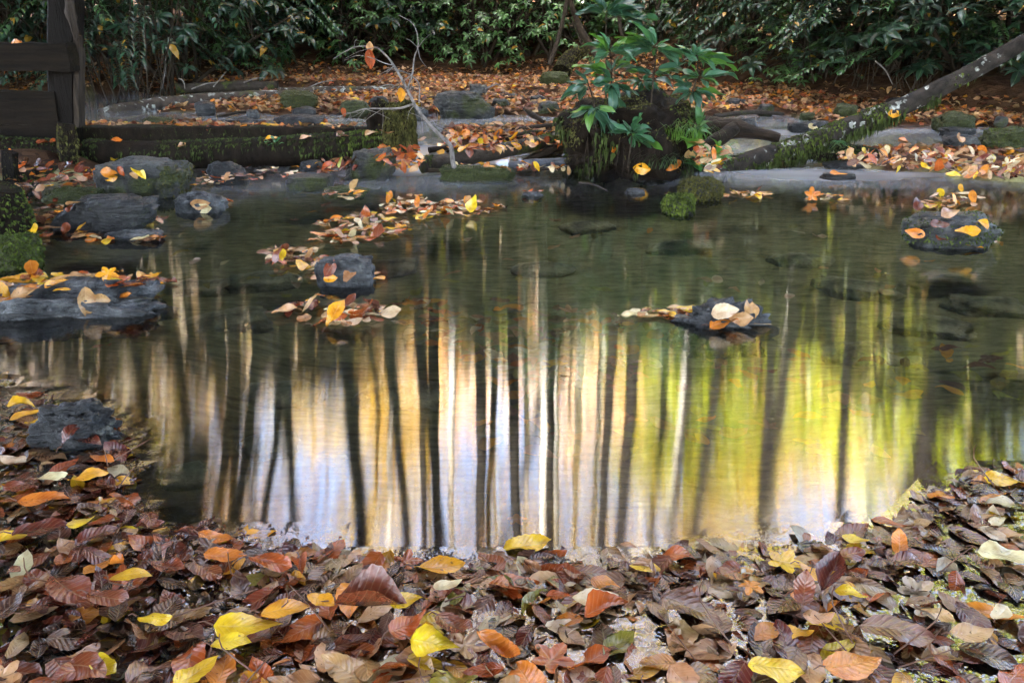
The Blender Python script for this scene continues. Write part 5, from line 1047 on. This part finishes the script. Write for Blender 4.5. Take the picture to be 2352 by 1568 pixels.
# leaves on rocks, beams and rafts farther out (Y given: standing at that distance)
FARL = [
 (135, 508, 64, 10, 'yellow', 'large golden yellow leaf standing in the water left of the wedge shaped rock', {'pitch': 55, 'z': .03}),
 (165, 480, 45, 60, 'rust', 'orange rust leaf behind the large golden yellow one', {'pitch': 40, 'z': .05}),
 (170, 470, 40, 0, 'tan', 'tan leaf lying on the slope of the wedge shaped rock', {'Y': 3.75}),
 (150, 545 - 20, 36, 80, 'russet', 'dark leaf leaning on the foot of the wedge shaped rock', {'pitch': 50, 'z': .02}),
 (265, 368, 46, -35, 'yellow', 'yellow leaf on the very top of the big blocky boulder', {'Y': 4.42}),
 (205, 396, 36, 5, 'yellow', 'yellow leaf on the left shoulder of the big blocky boulder', {'Y': 4.2}),
 (208, 404, 40, 35, 'rust', 'rust leaf hanging over the left shoulder of the big blocky boulder', {'Y': 4.15}),
 (252, 399, 38, 0, 'orange', 'orange leaf in the middle of the flat top of the big blocky boulder', {'Y': 4.2}),
 (258, 407, 36, -12, 'golden', 'golden leaf just in front of the orange one on the big boulder', {'Y': 4.12}),
 (280, 393, 26, 60, 'rust', 'small curled rust leaf on the flat top of the big boulder', {'Y': 4.25}),
 (322, 397, 44, -15, 'yellow', 'yellow leaf on the right shoulder of the big blocky boulder', {'Y': 4.22}),
 (310, 401, 30, -25, 'tan', 'tan leaf left of the yellow one on the right shoulder of the boulder', {'Y': 4.2}),
 (165, 470 + 8, 30, 20, 'russet', 'brown leaf half way up the wedge shaped rock', {'Y': 3.7}),
 (385, 650, 60, -6, 'russet', 'reddish leaf draped over the right tip of the flat ledge', {'z': .04}),
 (330, 640, 50, -20, 'golden', 'golden yellow curled leaf on the right end of the flat ledge', {'z': .06, 'curl': .6}),
 (352, 642, 46, -30, 'dark red', 'dark red leaf beside the golden curled one on the ledge', {'z': .06}),
 (195, 695, 72, -18, 'tan', 'tan leaf with teeth on the front face of the flat ledge', {'z': .05}),
 (228, 688, 50, -14, 'tan', 'second tan leaf on the front face of the flat ledge', {'z': .05}),
 (282, 686, 46, 4, 'orange', 'rosy ribbed leaf on the front face of the flat ledge', {'z': .045}),
 (62, 675, 70, 18, 'tan', 'grey tan leaf with a curled stalk at the left of the ledge', {'z': .07}),
 (250, 713, 80, 5, 'cream', 'long cream leaf at the waterline of the flat ledge', {'z': .006}),
 (25, 648, 60, 20, 'golden', 'golden leaf in the heap behind the flat ledge', {'z': .08}),
 (78, 640, 66, 0, 'yellow', 'yellow leaf in the heap behind the flat ledge', {'z': .08}),
 (130, 655, 56, 25, 'golden', 'golden leaf against the back of the flat ledge', {'z': .07}),
 (185, 632, 40, 0, 'rust', 'rust leaf at the far side of the flat ledge', {'z': .05}),
 (803, 628, 62, 80, 'tan', 'brown veined leaf standing upright against the blocky grey stone', {'Y': 2.66}),
 (758, 618, 46, 65, 'russet', 'folded reddish leaf leaning on the left of the blocky grey stone', {'Y': 2.68}),
 (762, 640, 38, 0, 'golden', 'small golden leaf at the foot of the blocky grey stone', {'z': .03}),
 (722, 628, 44, 0, 'mauve brown', 'mauve leaf floating left of the blocky grey stone', {'z': .012, 'pitch': 15}),
 (738, 640, 50, 0, 'tan', 'flat tan leaf below the left foot of the blocky grey stone', {'z': .008}),
 (868, 640, 40, 12, 'golden', 'golden leaf right of the blocky grey stone', {'z': .01}),
 (862, 628, 34, 10, 'tan', 'peach leaf behind the golden one right of the blocky grey stone', {'z': .015}),
 (770, 720, 86, 40, 'golden', 'upright golden orange leaf in the lower leaf raft', {'z': .04, 'pitch': 30}),
 (835, 716, 74, 8, 'rust', 'bright rust leaf standing in the lower leaf raft', {'z': .02, 'pitch': 40}),
 (755, 733, 84, 4, 'rust', 'dark rust leaf at the front of the lower leaf raft', {'z': .014, 'pitch': 15}),
 (660, 712, 74, 14, 'tan', 'pale tan leaf at the left end of the lower leaf raft', {'z': .014}),
 (880, 722, 86, 4, 'cream', 'long cream leaf at the right end of the lower leaf raft', {'z': .008}),
 (802, 740, 66, 3, 'cream', 'cream leaf in front of the bright rust leaf', {'z': .008}),
 (1725, 712, 62, 82, 'tan', 'peach leaf standing upright on the right end of the flat wet stone', {'Y': 2.36}),
 (1665, 717, 64, 4, 'cream', 'white cream leaf on the flat wet stone', {'z': .045}),
 (1665, 742, 74, 2, 'orange', 'red orange leaf dipping in the water before the flat wet stone', {'z': .012, 'pitch': 10}),
 (1732, 742, 78, -6, 'cream', 'pale green cream leaf floating right of the flat wet stone', {'z': .006}),
 (1700, 728, 60, -8, 'tan', 'rosy tan leaf under the standing peach leaf', {'z': .03}),
 (1445, 722, 60, 5, 'cream', 'pale leaf tip at the left end of the stone\'s leaf trail', {'z': .008}),
 (1085, 468, 54, 35, 'yellow', 'upright yellow leaf at the right end of the upper leaf raft', {'z': .05, 'pitch': 35}),
 (1065, 478, 40, -10, 'cream', 'white cream leaf below the upright yellow one', {'z': .02}),
 (958, 462, 32, 70, 'orange', 'orange leaf standing near the left of the upper leaf raft', {'z': .04, 'pitch': 50}),
 (980, 478, 46, 0, 'rust', 'rust leaf in the left of the upper leaf raft', {'z': .02, 'pitch': 15}),
 (838, 488, 34, 60, 'rust', 'pointed rust leaf standing up between the two upper rafts', {'z': .04, 'pitch': 50}),
 (765, 503, 44, 4, 'orange', 'orange leaf at the left end of the middle raft', {'z': .02, 'pitch': 12}),
 (833, 548 - 32, 50, -14, 'tan', 'striped tan leaf in the middle raft', {'z': .03, 'pitch': 15}),
 (866, 530, 46, 6, 'golden', 'broad golden leaf at the front of the middle raft', {'z': .015, 'pitch': 20}),
 (925, 526, 52, 6, 'rust', 'rust leaf at the right end of the middle raft', {'z': .015, 'pitch': 20}),
 (700, 612, 56, -25, 'golden', 'curved golden leaf at the front of the small raft', {'z': .02, 'curl': .6}),
 (652, 574, 50, 8, 'yellow', 'yellow leaf at the back of the small raft', {'z': .015}),
 (2102, 534, 46, 50, 'orange', 'golden orange leaf standing at the left foot of the humped boulder', {'Y': 3.05}),
 (2222, 535, 62, 0, 'golden', 'golden leaf on the right slope of the humped boulder', {'Y': 3.05}),
 (2255, 520, 40, -50, 'golden', 'golden leaf on the right flank of the humped boulder', {'Y': 3.15}),
 (2180, 500 - 8, 80, 8, 'tan', 'greyish curled leaf on the very top of the humped boulder', {'Y': 3.2}),
 (2155, 518, 46, 0, 'mauve brown', 'mauve leaf on the front of the humped boulder', {'Y': 3.05}),
 (2168, 550, 40, -8, 'russet', 'rosy leaf low on the front of the humped boulder', {'Y': 2.95}),
 (2225, 565, 60, -12, 'golden', 'narrow golden leaf at the waterline of the humped boulder', {'z': .01}),
 (2280, 545, 44, 0, 'cream', 'pale leaf floating behind the humped boulder', {'z': .01}),
 (2270, 552, 40, -5, 'tan', 'tan leaf right of the humped boulder', {'z': .012}),
 (2108, 468, 36, 80, 'dark red', 'dark red leaf with a raised stalk standing in the water', {'z': .03, 'pitch': 50}),
 (2138, 472, 40, 4, 'yellow', 'yellow leaf right of the dark red one with the raised stalk', {'z': .01}),
 (2200, 458, 46, 5, 'russet', 'brown leaf in the small raft behind the humped boulder', {'z': .02}),
 (2235, 452, 36, 75, 'orange', 'orange leaf standing in the small raft behind the humped boulder', {'z': .03, 'pitch': 50}),
 (1866, 448, 44, 80, 'orange', 'peach maple leaf with raised points standing in the pool', {'z': .03, 'kind': 'maple', 'pitch': 60}),
 (1905, 454, 36, 0, 'mauve brown', 'mauve leaf in the tiny raft by the peach maple leaf', {'z': .014}),
 (1922, 448, 30, 0, 'orange', 'orange leaf in the tiny raft by the peach maple leaf', {'z': .02}),
 (1925, 402, 44, 0, 'orange', 'orange leaf carried by the small flat black stone', {'z': .05}),
 (1740, 447, 30, 5, 'golden', 'golden leaf at the end of the trail right of the moss covered rocks', {'z': .012}),
 (1212, 439, 26, 0, 'rust', 'left one of two rust leaves on the awash stone', {'z': .02}), (1238, 439, 26, 0, 'russet', 'right one of two leaves on the awash stone', {'z': .02}),
 (290, 495 + 10, 30, 5, 'golden', 'small golden leaf right of the wedge shaped rock', {'z': .012}), (350, 498, 34, 0, 'rust', 'rust leaf floating right of the wedge shaped rock', {'z': .012}),
 (360, 545, 44, 3, 'orange', 'orange leaf in the thin trail below the wedge shaped rock', {'z': .01}),
 (350, 486 + 42, 34, 2, 'cream', 'pale leaf beyond the thin trail below the wedge shaped rock', {'z': .006}),
 (462, 468, 44, 10, 'tan', 'peach leaf on top of the low wet blue grey rock', {'z': .06}), (470, 478, 40, 0, 'cream', 'cream curled leaf at the front of the low wet rock', {'z': .03}), (525, 470 - 8, 34, -8, 'rust', 'red leaf right of the low wet blue grey rock', {'z': .012}),
 (90, 398, 40, 5, 'orange', 'orange leaf on the yellow green mossy beam', {'Y': 4.45}), (30, 348, 30, -4, 'orange', 'orange leaf on the square top of the thin stake', {'Y': 4.0}),
 (100, 330, 32, 0, 'russet', 'brown leaf at the back of the dark left log', {'Y': 4.85}), (128, 328, 30, 0, 'rust', 'rust leaf at the end of the dark left log', {'Y': 4.85}),
 (35, 102, 36, 5, 'orange', 'orange leaf resting on the timber rail', {'Y': 4.93}),
 (270, 327, 38, -5, 'orange', 'tan orange leaf on the lower mossy log near its left end', {'Y': 4.94}), (418, 336, 30, 80, 'tan', 'grey tan leaf stuck upright on the lower mossy log', {'Y': 4.89}),
 (624, 321, 36, 5, 'golden', 'golden leaf on the lower mossy log above the tiny seedling', {'Y': 4.92}), (705, 318, 44, 8, 'tan', 'round tan leaf on the lower mossy log', {'Y': 4.92}), (890, 304, 42, 0, 'tan', 'curled tan leaf before the bright green moss', {'Y': 4.95}),
 (787, 313, 40, -6, 'mauve brown', 'mauve leaf half way along the mossy log', {'Y': 4.9}), (855, 309, 50, 6, 'tan', 'leathery tan leaf where the beams end', {'Y': 5.0}), (963, 322, 46, 0, 'cream', 'cream leaf right of the green gold stump', {'Y': 4.85}),
 (745, 278, 30, 40, 'rust', 'rust leaf folded on the upper beam', {'Y': 5.2}), (480, 300, 26, -65, 'russet', 'leaf hanging over the front of the upper beam', {'Y': 5.1}),
 (1060, 345, 34, 30, 'golden', 'yellow leaf under the mouth of the cut log', {'Y': 4.5}), (1048, 338, 40, 5, 'golden', 'golden leaf behind the cut log', {'Y': 4.9}), (1078, 352, 36, -40, 'russet', 'brown leaf draped on the cut log', {'Y': 4.6}),
 (2052, 262, 36, 0, 'golden', 'orange leaf under the leaning trunk', {'Y': 5.8}), (1942, 232, 30, 40, 'orange', 'orange leaf caught on top of the leaning trunk', {'Y': 5.08}), (1868, 292, 24, -40, 'cream', 'small cream leaf on the leaning trunk', {'Y': 4.95}),
 (2205, 318, 40, 60, 'tan', 'tan leaf standing on the slate grey rock', {'Y': 4.9}), (2075, 325, 34, -40, 'orange', 'rust orange leaf adrift in the right run', {'z': .1}),
 (1545, 372 + 8, 46, -50, 'orange', 'tan leaf hanging on the front of the stump', {'Y': 4.38}), (1475, 395 - 8, 60, 60, 'golden', 'golden brown leaf low on the front of the stump', {'Y': 4.36}), (1405, 345, 26, 80, 'orange', 'small orange leaf on the dark side of the stump', {'Y': 4.35}),
 (1625, 360, 40, 60, 'orange', 'orange leaf tangled in the rosette plant', {'Y': 4.36}), (1650, 380, 38, 75, 'golden', 'golden leaf beside the rosette plant', {'Y': 4.38}), (1590, 352, 42, 20, 'tan', 'peach leaf above the rosette plant', {'Y': 4.4}),
 (1600, 330, 40, 0, 'tan', 'tan leaf among the pale leaves at the foot of the stump', {'Y': 4.45})]
bpy.context.view_layer.update(); dg = bpy.context.evaluated_depsgraph_get()
for x, y, px, a, c, lab, k in FARL:
    if k.get('pitch', 0) >= 30 or not ('Y' in k or k.get('z', 0) >= .03): H_(x, y, px, a, c, lab, **k); continue
    d = ray(x, y).normalized(); ok, hit, nn, _, ob, _ = scene.ray_cast(dg, Vector((0, 0, H)), d)
    if not ok or hit.y > 9: H_(x, y, px, a, c, lab, **k); continue
    if ob.name.startswith(('moss', 'bright_moss', 'foliage', 'leaf')): nn = Vector((0, -.35, .9))
    nn = (nn + Vector((0, 0, .5))).normalized(); L = min(.1, max(.04, px * proj(hit)[2] / F)); yaw = ang_to_yaw(x, y, a)
    t_ = Vector((math.cos(yaw), math.sin(yaw), 0)); t_ = (t_ - nn * t_.dot(nn)).normalized(); M = frame(t_, nn)
    V, U, Fc = hi(curl=k.get('curl', rnd.uniform(-.1, .3)), fold=k.get('fold', rnd.uniform(.05, .3))); P = (V * L) @ np.array(M).T; tc = vary(COL[c], .1)
    o = mesh_obj('fallen_leaf', P, Fc, M_leaf, None, True, loc=hit + nn * .006, uv=U, tint=np.tile(np.array(tc), (len(P), 1))); tag(o, lab, 'leaf', 'fallen autumn leaves'); HERO.append((x, y, lab, c))
# ------------------------------------------------------------ the many others: random, largest first become single leaves
POOL = []   # (pos, yaw, pitch, roll, L, colour name, kind, zone)
def inside(poly, x, y):
    r = False; j = len(poly) - 1
    for i in range(len(poly)):
        if (poly[i][1] > y) != (poly[j][1] > y) and x < (poly[j][0] - poly[i][0]) * (y - poly[i][1]) / (poly[j][1] - poly[i][1]) + poly[i][0]: r = not r
        j = i
    return r
def pick(w_):
    t = rnd.random() * sum(w_.values())
    for k, v in w_.items():
        t -= v
        if t <= 0: return k
    return k
MATW = {'tan': 4, 'beige': 2, 'cream': 1.6, 'pale brown': 6, 'mauve brown': 5, 'russet': 8, 'rust': 5, 'dark brown': 5, 'dark red': 5, 'orange': 1.6, 'golden': .9, 'yellow': .8, 'olive': .8}
MATLOW = {'tan': 6, 'beige': 4, 'cream': 2, 'pale brown': 6, 'mauve brown': 4, 'russet': 1.5, 'dark brown': 3}
LEFTW = {'tan': 1.5, 'cream': .4, 'pale brown': 4, 'mauve brown': 4, 'russet': 6, 'rust': 3.5, 'dark brown': 6, 'dark red': 4, 'orange': 2.2, 'golden': 1, 'yellow': .8, 'olive': .4}  # darker mix: vignette of the left side put into the leaf colours
for i in range(16500):                     # near mat, in world metres
    y = rnd.uniform(.62, 2.4) if rnd.random() < .5 else rnd.uniform(.62, 1.45); x = rnd.uniform(-.62 * y - .25, .66 * y + .25); my = mat_y(x)
    if y > my + rnd.gauss(0, .018) - .008: continue
    lay = rnd.random() if i % 3 == 0 else rnd.random() * .45; near_edge = my - y < .1
    z = (-.006 + .01 * lay) if near_edge else (-.017 + .024 * lay)
    a = 2.5 + 5.5 * lay + (11 if rnd.random() < .07 else 0)
    POOL.append((Vector((x, y, z)), rnd.uniform(0, 6.28), R(rnd.gauss(0, a)), R(rnd.gauss(0, a * .8)), rnd.uniform(.042, .08), pick(LEFTW if x < -.15 * rnd.random() - .25 else (MATW if lay > .45 else MATLOW)), 'maple' if rnd.random() < .05 else 'oval', 'mat'))
RAFTW = {'tan': 6, 'cream': 5, 'pale brown': 4, 'mauve brown': 3, 'rust': 3, 'orange': 3, 'golden': 2.4, 'yellow': 2, 'russet': 2, 'dark red': .8}
def raft(poly, n, z=.004, ztop=.02, wts=RAFTW, tilt=5, Lr=(.05, .085), zone='raft', up=.06):
    xs_ = [p[0] for p in poly]; ys_ = [p[1] for p in poly]; k = 0; tr = 0
    while k < n and tr < n * 30:
        tr += 1; x, y = rnd.uniform(min(xs_), max(xs_)), rnd.uniform(min(ys_), max(ys_))
        if not inside(poly, x, y): continue
        lay = rnd.random(); p = D(x, y, z + ztop * lay * (.3 if ztop < .035 else 1)); pit = R(rnd.gauss(0, tilt * (.5 + lay)))
        if rnd.random() < up: pit = R(rnd.uniform(25, 60)); p.z += .02
        POOL.append((p, rnd.uniform(0, 6.28), pit, R(rnd.gauss(0, tilt)), rnd.uniform(*Lr), pick(wts), 'oval' if rnd.random() > .04 else 'maple', zone)); k += 1
raft([(872, 470), (930, 445), (1000, 455), (1060, 462), (1110, 460), (1165, 472), (1120, 490), (1040, 498), (960, 502), (880, 488)], 120, zone='upper leaf raft', ztop=.03)
raft([(725, 510), (780, 500), (840, 484), (930, 500), (945, 528), (880, 545), (790, 556), (705, 552), (745, 530)], 100, zone='middle leaf raft', ztop=.03)
raft([(610, 570), (650, 562), (720, 572), (752, 595), (735, 612), (690, 620), (640, 606), (612, 590)], 58, zone='small raft behind the blocky stone', ztop=.025)
raft([(640, 712), (700, 692), (790, 690), (880, 702), (910, 722), (850, 742), (760, 745), (690, 732)], 34, zone='lower leaf raft', ztop=.02)
raft([(1440, 722), (1500, 708), (1600, 708), (1640, 716), (1600, 728), (1500, 735)], 16, zone='leaf trail of the flat wet stone', ztop=.006, up=0)
raft([(735, 446), (790, 430), (840, 440), (830, 452), (770, 455)], 16, zone='cap of the little mossy rock', ztop=.06)
raft([(1850, 458), (1870, 444), (1950, 450), (1958, 462)], 14, zone='tiny raft in the right pool')
raft([(2120, 470), (2100, 462), (2200, 440), (2262, 455), (2250, 468), (2160, 478)], 26, zone='small raft behind the humped boulder')
raft([(1650, 448), (1690, 436), (1768, 440), (1766, 452), (1700, 455)], 22, zone='trail right of the moss covered rocks')
raft([(-20, 648), (60, 628), (170, 630), (340, 632), (400, 645), (330, 655), (160, 662), (40, 690), (-20, 700)], 80, z=.02, ztop=.06, zone='heap behind the flat ledge', wts={'rust': 4, 'orange': 4, 'golden': 4, 'tan': 4, 'russet': 4, 'yellow': 2, 'dark red': 2})
raft([(20, 520), (40, 490), (140, 465), (200, 480), (150, 505), (110, 560), (90, 575), (60, 560)], 70, z=.01, ztop=.03, zone='left shore by the wedge shaped rock', wts=LEFTW)
raft([(130, 520), (230, 540), (300, 540), (400, 548), (330, 556), (180, 552)], 26, zone='thin trail below the wedge shaped rock')
raft([(0, 450), (120, 455), (110, 470), (10, 475)], 20, zone='dark corner below the mossy beam', wts=LEFTW)
raft([(280, 492), (330, 488), (390, 505), (320, 512)], 12, zone='right foot of the wedge shaped rock')
raft([(130, 430), (225, 395), (235, 440), (215, 452)], 40, z=.01, ztop=.05, zone='dark gap left of the big boulder', wts=LEFTW)
raft([(20, 375), (140, 372), (235, 385), (230, 405), (120, 430), (30, 440)], 70, z=.06, ztop=.08, tilt=14, zone='litter below the timber frame', wts=LEFTW)
raft([(430, 396), (560, 390), (700, 378), (735, 395), (640, 412), (560, 418), (440, 425)], 60, z=.01, ztop=.05, zone='shallows behind the low rocks')
raft([(840, 345), (900, 335), (958, 335), (970, 370), (950, 388), (905, 385)], 110, z=.03, ztop=.13, tilt=22, zone='pile beside the wedge rock with olive moss', wts={'rust': 5, 'orange': 6, 'golden': 3, 'tan': 4, 'russet': 5})
raft([(720, 372), (810, 360), (830, 385), (740, 396)], 50, z=.02, ztop=.08, tilt=20, zone='foot of the mossy log', wts=LEFTW)
raft([(1020, 330), (1050, 300), (1270, 296), (1290, 330), (1120, 345)], 190, z=.12, ztop=.06, tilt=22, zone='pile between the cut log and the stump', wts={'rust': 5, 'orange': 6, 'golden': 4, 'tan': 5, 'russet': 4, 'yellow': 1})
raft([(1180, 392), (1010, 380), (1180, 372), (1300, 378), (1320, 392)], 50, z=.03, ztop=.05, tilt=22, zone='ledge below the cut log')
raft([(1890, 352), (2000, 348), (2352, 350), (2400, 385), (2120, 386), (1980, 380)], 230, z=.07, ztop=.07, tilt=24, zone='right leaf bar', up=.2)
raft([(2160, 392), (2200, 384), (2400, 384), (2400, 405), (2200, 406)], 90, z=.05, ztop=.06, tilt=24, zone='lower right leaf bar', up=.2)
raft([(1600, 340), (1660, 330), (1680, 360), (1640, 400), (1600, 380)], 50, z=.1, ztop=.12, tilt=24, zone='leaves round the rosette plant')
raft([(900, 690), (1180, 690), (1440, 730), (1520, 760), (1500, 860), (1250, 880), (1000, 800), (900, 740)], 210, z=-.05, ztop=.042, zone='drowned', up=0, wts={'olive': 5, 'tan': 3, 'golden': 2, 'pale brown': 3, 'orange': 1.5, 'cream': 1})
raft([(1500, 780), (2000, 800), (2200, 980), (1980, 1060), (1700, 1000), (1400, 1080), (1100, 1050), (1000, 900)], 80, z=-.05, ztop=.04, zone='drowned', up=0, wts={'olive': 5, 'tan': 3, 'golden': 2, 'pale brown': 3, 'orange': 1, 'russet': 1})
raft([(0, 780), (250, 780), (250, 900), (0, 870)], 24, z=-.07, ztop=.02, zone='drowned', up=0, wts=LEFTW)
raft([(400, 480), (2300, 480), (2300, 700), (1500, 690), (420, 700)], 60, z=-.07, ztop=.07, zone='drowned', up=0, wts={'olive': 5, 'tan': 2, 'cream': 2, 'golden': 1})
raft([(2000, 780), (2352, 800), (2352, 1040), (2150, 1050)], 40, z=-.07, ztop=.03, zone='drowned', up=0, wts={'olive': 5, 'golden': 2, 'russet': 2, 'mauve brown': 1})
# leaves on the far bars and the bank
BARW = {'beige': 5, 'rust': 3, 'orange': 4.5, 'tan': 8, 'pale brown': 7, 'golden': 1.8, 'russet': 4, 'dark brown': 2, 'mauve brown': 2, 'yellow': .6}
FAR = []
n_bar = 0
while n_bar < 14000:
    y = rnd.uniform(4.9, 11.6); x = rnd.uniform(-.72 * y - .2, .72 * y + .2); 
    gz = ground_z(x, y); wz = water_z(x, y)
    if gz < wz - .005 + rnd.gauss(0, .012): continue
    if y < 5.3 and x < -.45: continue
    yb = bank_y(x)
    if y > yb + (1.6 if x < 2.4 else .25): continue
    lay = rnd.random()
    FAR.append((Vector((x, y, max(gz, wz) + .002 + .022 * lay)), rnd.uniform(0, 6.28), R(rnd.gauss(0, 14 + 12 * lay)), R(rnd.gauss(0, 18)), rnd.uniform(.05, .088), pick(BARW), 'oval', 'far')); n_bar += 1
for i in range(150):                      # along the top of the upper beam
    x = rnd.uniform(195, 900); p = DY(x, 284 + rnd.uniform(-2, 2), rnd.uniform(5.24, 5.45)); p.z = .175 + rnd.random() * .03
    if noise.noise(Vector((x * .012, 0, 3))) < -.12: continue
    FAR.append((p, rnd.uniform(0, 6.28), R(rnd.gauss(0, 26)), R(rnd.gauss(0, 26)), rnd.uniform(.05, .085), pick(BARW), 'oval', 'far'))
def size_px(it):
    q = proj(it[0])
    if not q or not (-30 < q[0] < 2380 and 0 < q[1] < 1590): return 0
    return it[4] * F / q[2]
POOL.sort(key=lambda it: -size_px(it))
N_SINGLE = 300 - len(HERO)
NEARH = [(x, y, lab) for x, y, lab, c in HERO]
GRP = {}
def rel(x, y, hx, hy):
    dx, dy = x - hx, y - hy
    if abs(dx) > 2.2 * abs(dy): return 'right of' if dx > 0 else 'left of'
    if abs(dy) > 2.2 * abs(dx): return 'below' if dy > 0 else 'above'
    return ('lower right of' if dx > 0 else 'lower left of') if dy > 0 else ('upper right of' if dx > 0 else 'upper left of')
def short(l):
    ws = l.split(); return ' '.join(ws[:9])
taken = set(l for _, _, l in NEARH)
def label_for(it):
    q = proj(it[0]); x, y = q[0], q[1]; s = 'small' if it[4] < .066 else ('large' if it[4] > .086 else '')
    tl = 'tilted' if abs(it[2]) + abs(it[3]) > R(26) else ('flat' if abs(it[2]) + abs(it[3]) < R(9) else '')
    kind = 'maple leaf' if it[6] == 'maple' else 'leaf'
    cs = sorted(NEARH, key=lambda h: (h[0] - x) ** 2 + (h[1] - y) ** 2)[:6]
    for opt in (('', ''), (s, ''), ('', tl), (s, tl)):
        for h in cs[:3]:
            hs = ' '.join(w for w in h[2].split()); hw = hs.split(); hs = ' '.join(hw[:10])
            for cut in (' of', ' the', ' with', ' a', ' in', ' at', ' on', ' its', ' to', ' and', ' its'):
                if hs.endswith(cut): hs = hs[:-len(cut)]
            lab = ' '.join(w for w in f"{opt[0]} {opt[1]} {it[5]} {kind} {rel(x, y, h[0], h[1])} the {hs}".split())
            if len(lab.split()) <= 16 and lab not in taken: taken.add(lab); return lab
    return None
singles, rest = [], []
for it in POOL:
    sp = size_px(it)
    if len(singles) < N_SINGLE and sp > 0:
        q = proj(it[0]); vis = it[0].z > -.004
        lab = label_for(it) if vis else None
        if lab: singles.append((it, lab)); continue
    if sp > 0: rest.append(it)
for it, lab in singles:
    p, yaw, pit, rol, L, c, kind, zone = it
    V, U, Fc = hi(kind); M = np.array(rot(yaw, pit, rol)); P = (V * L) @ M.T
    o = mesh_obj('fallen_leaf', P, Fc, M_leaf, None, True, loc=p, uv=U, tint=np.tile(np.array(vary(COL[c])), (len(P), 1)))
    tag(o, lab, 'leaf', 'fallen autumn leaves')
MAPLE = [leaf_geo(kind='maple', curl=rnd.uniform(-.2, .3), fold=.1, wave=.03, ph=rnd.uniform(0, 6)) for _ in range(4)]
def stuff(items, name, label, geos, mat, dk=1.0):
    b = Batch()
    for p, yaw, pit, rol, L, c, kind, zone in items:
        b.add(MAPLE[rnd.randrange(4)] if kind == 'maple' else geos[rnd.randrange(len(geos))], rot(yaw, pit, rol), L, p, tuple(q * dk for q in vary(COL[c], .25)))
    return tag(b.build(name, mat), label, kind='stuff')
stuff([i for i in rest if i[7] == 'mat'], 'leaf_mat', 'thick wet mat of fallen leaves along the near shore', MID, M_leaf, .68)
stuff([i for i in rest if i[7] == 'drowned'], 'drowned_leaves', 'scattered fallen leaves lying under the clear water', MID, M_leaf_dry)
stuff([i for i in rest if i[7] not in ('mat', 'drowned')], 'floating_leaves', 'fallen leaves packed in rafts and small piles on the pool', MID, M_leaf)
stuff(FAR, 'leaf_litter', 'carpet of orange brown leaf litter over the far gravel bars and bank', LOW, M_leaf_dry, .8)

tw = MB()
for i in range(90):
    y = rnd.uniform(.7, 1.6); x = rnd.uniform(-.62 * y - .1, .66 * y + .1)
    if y > mat_y(x) - .03: continue
    L = rnd.uniform(.03, .12); a = rnd.uniform(0, 6.28); d = Vector((math.cos(a), math.sin(a), 0)) * L; up_ = rnd.uniform(0, .03) if rnd.random() < .7 else L * .8
    p = Vector((x, y, .006)); tw.tube([p, p + d * .5 + Vector((0, 0, up_ * .6)), p + d * (1 if up_ < .04 else .5) + Vector((0, 0, up_))], [.0014, .0011, .0007], 5, sub=2)
tag(tw.build('small_twigs', M_stalk), 'loose stalks and bits of twig strewn through the near leaf mat', kind='stuff')
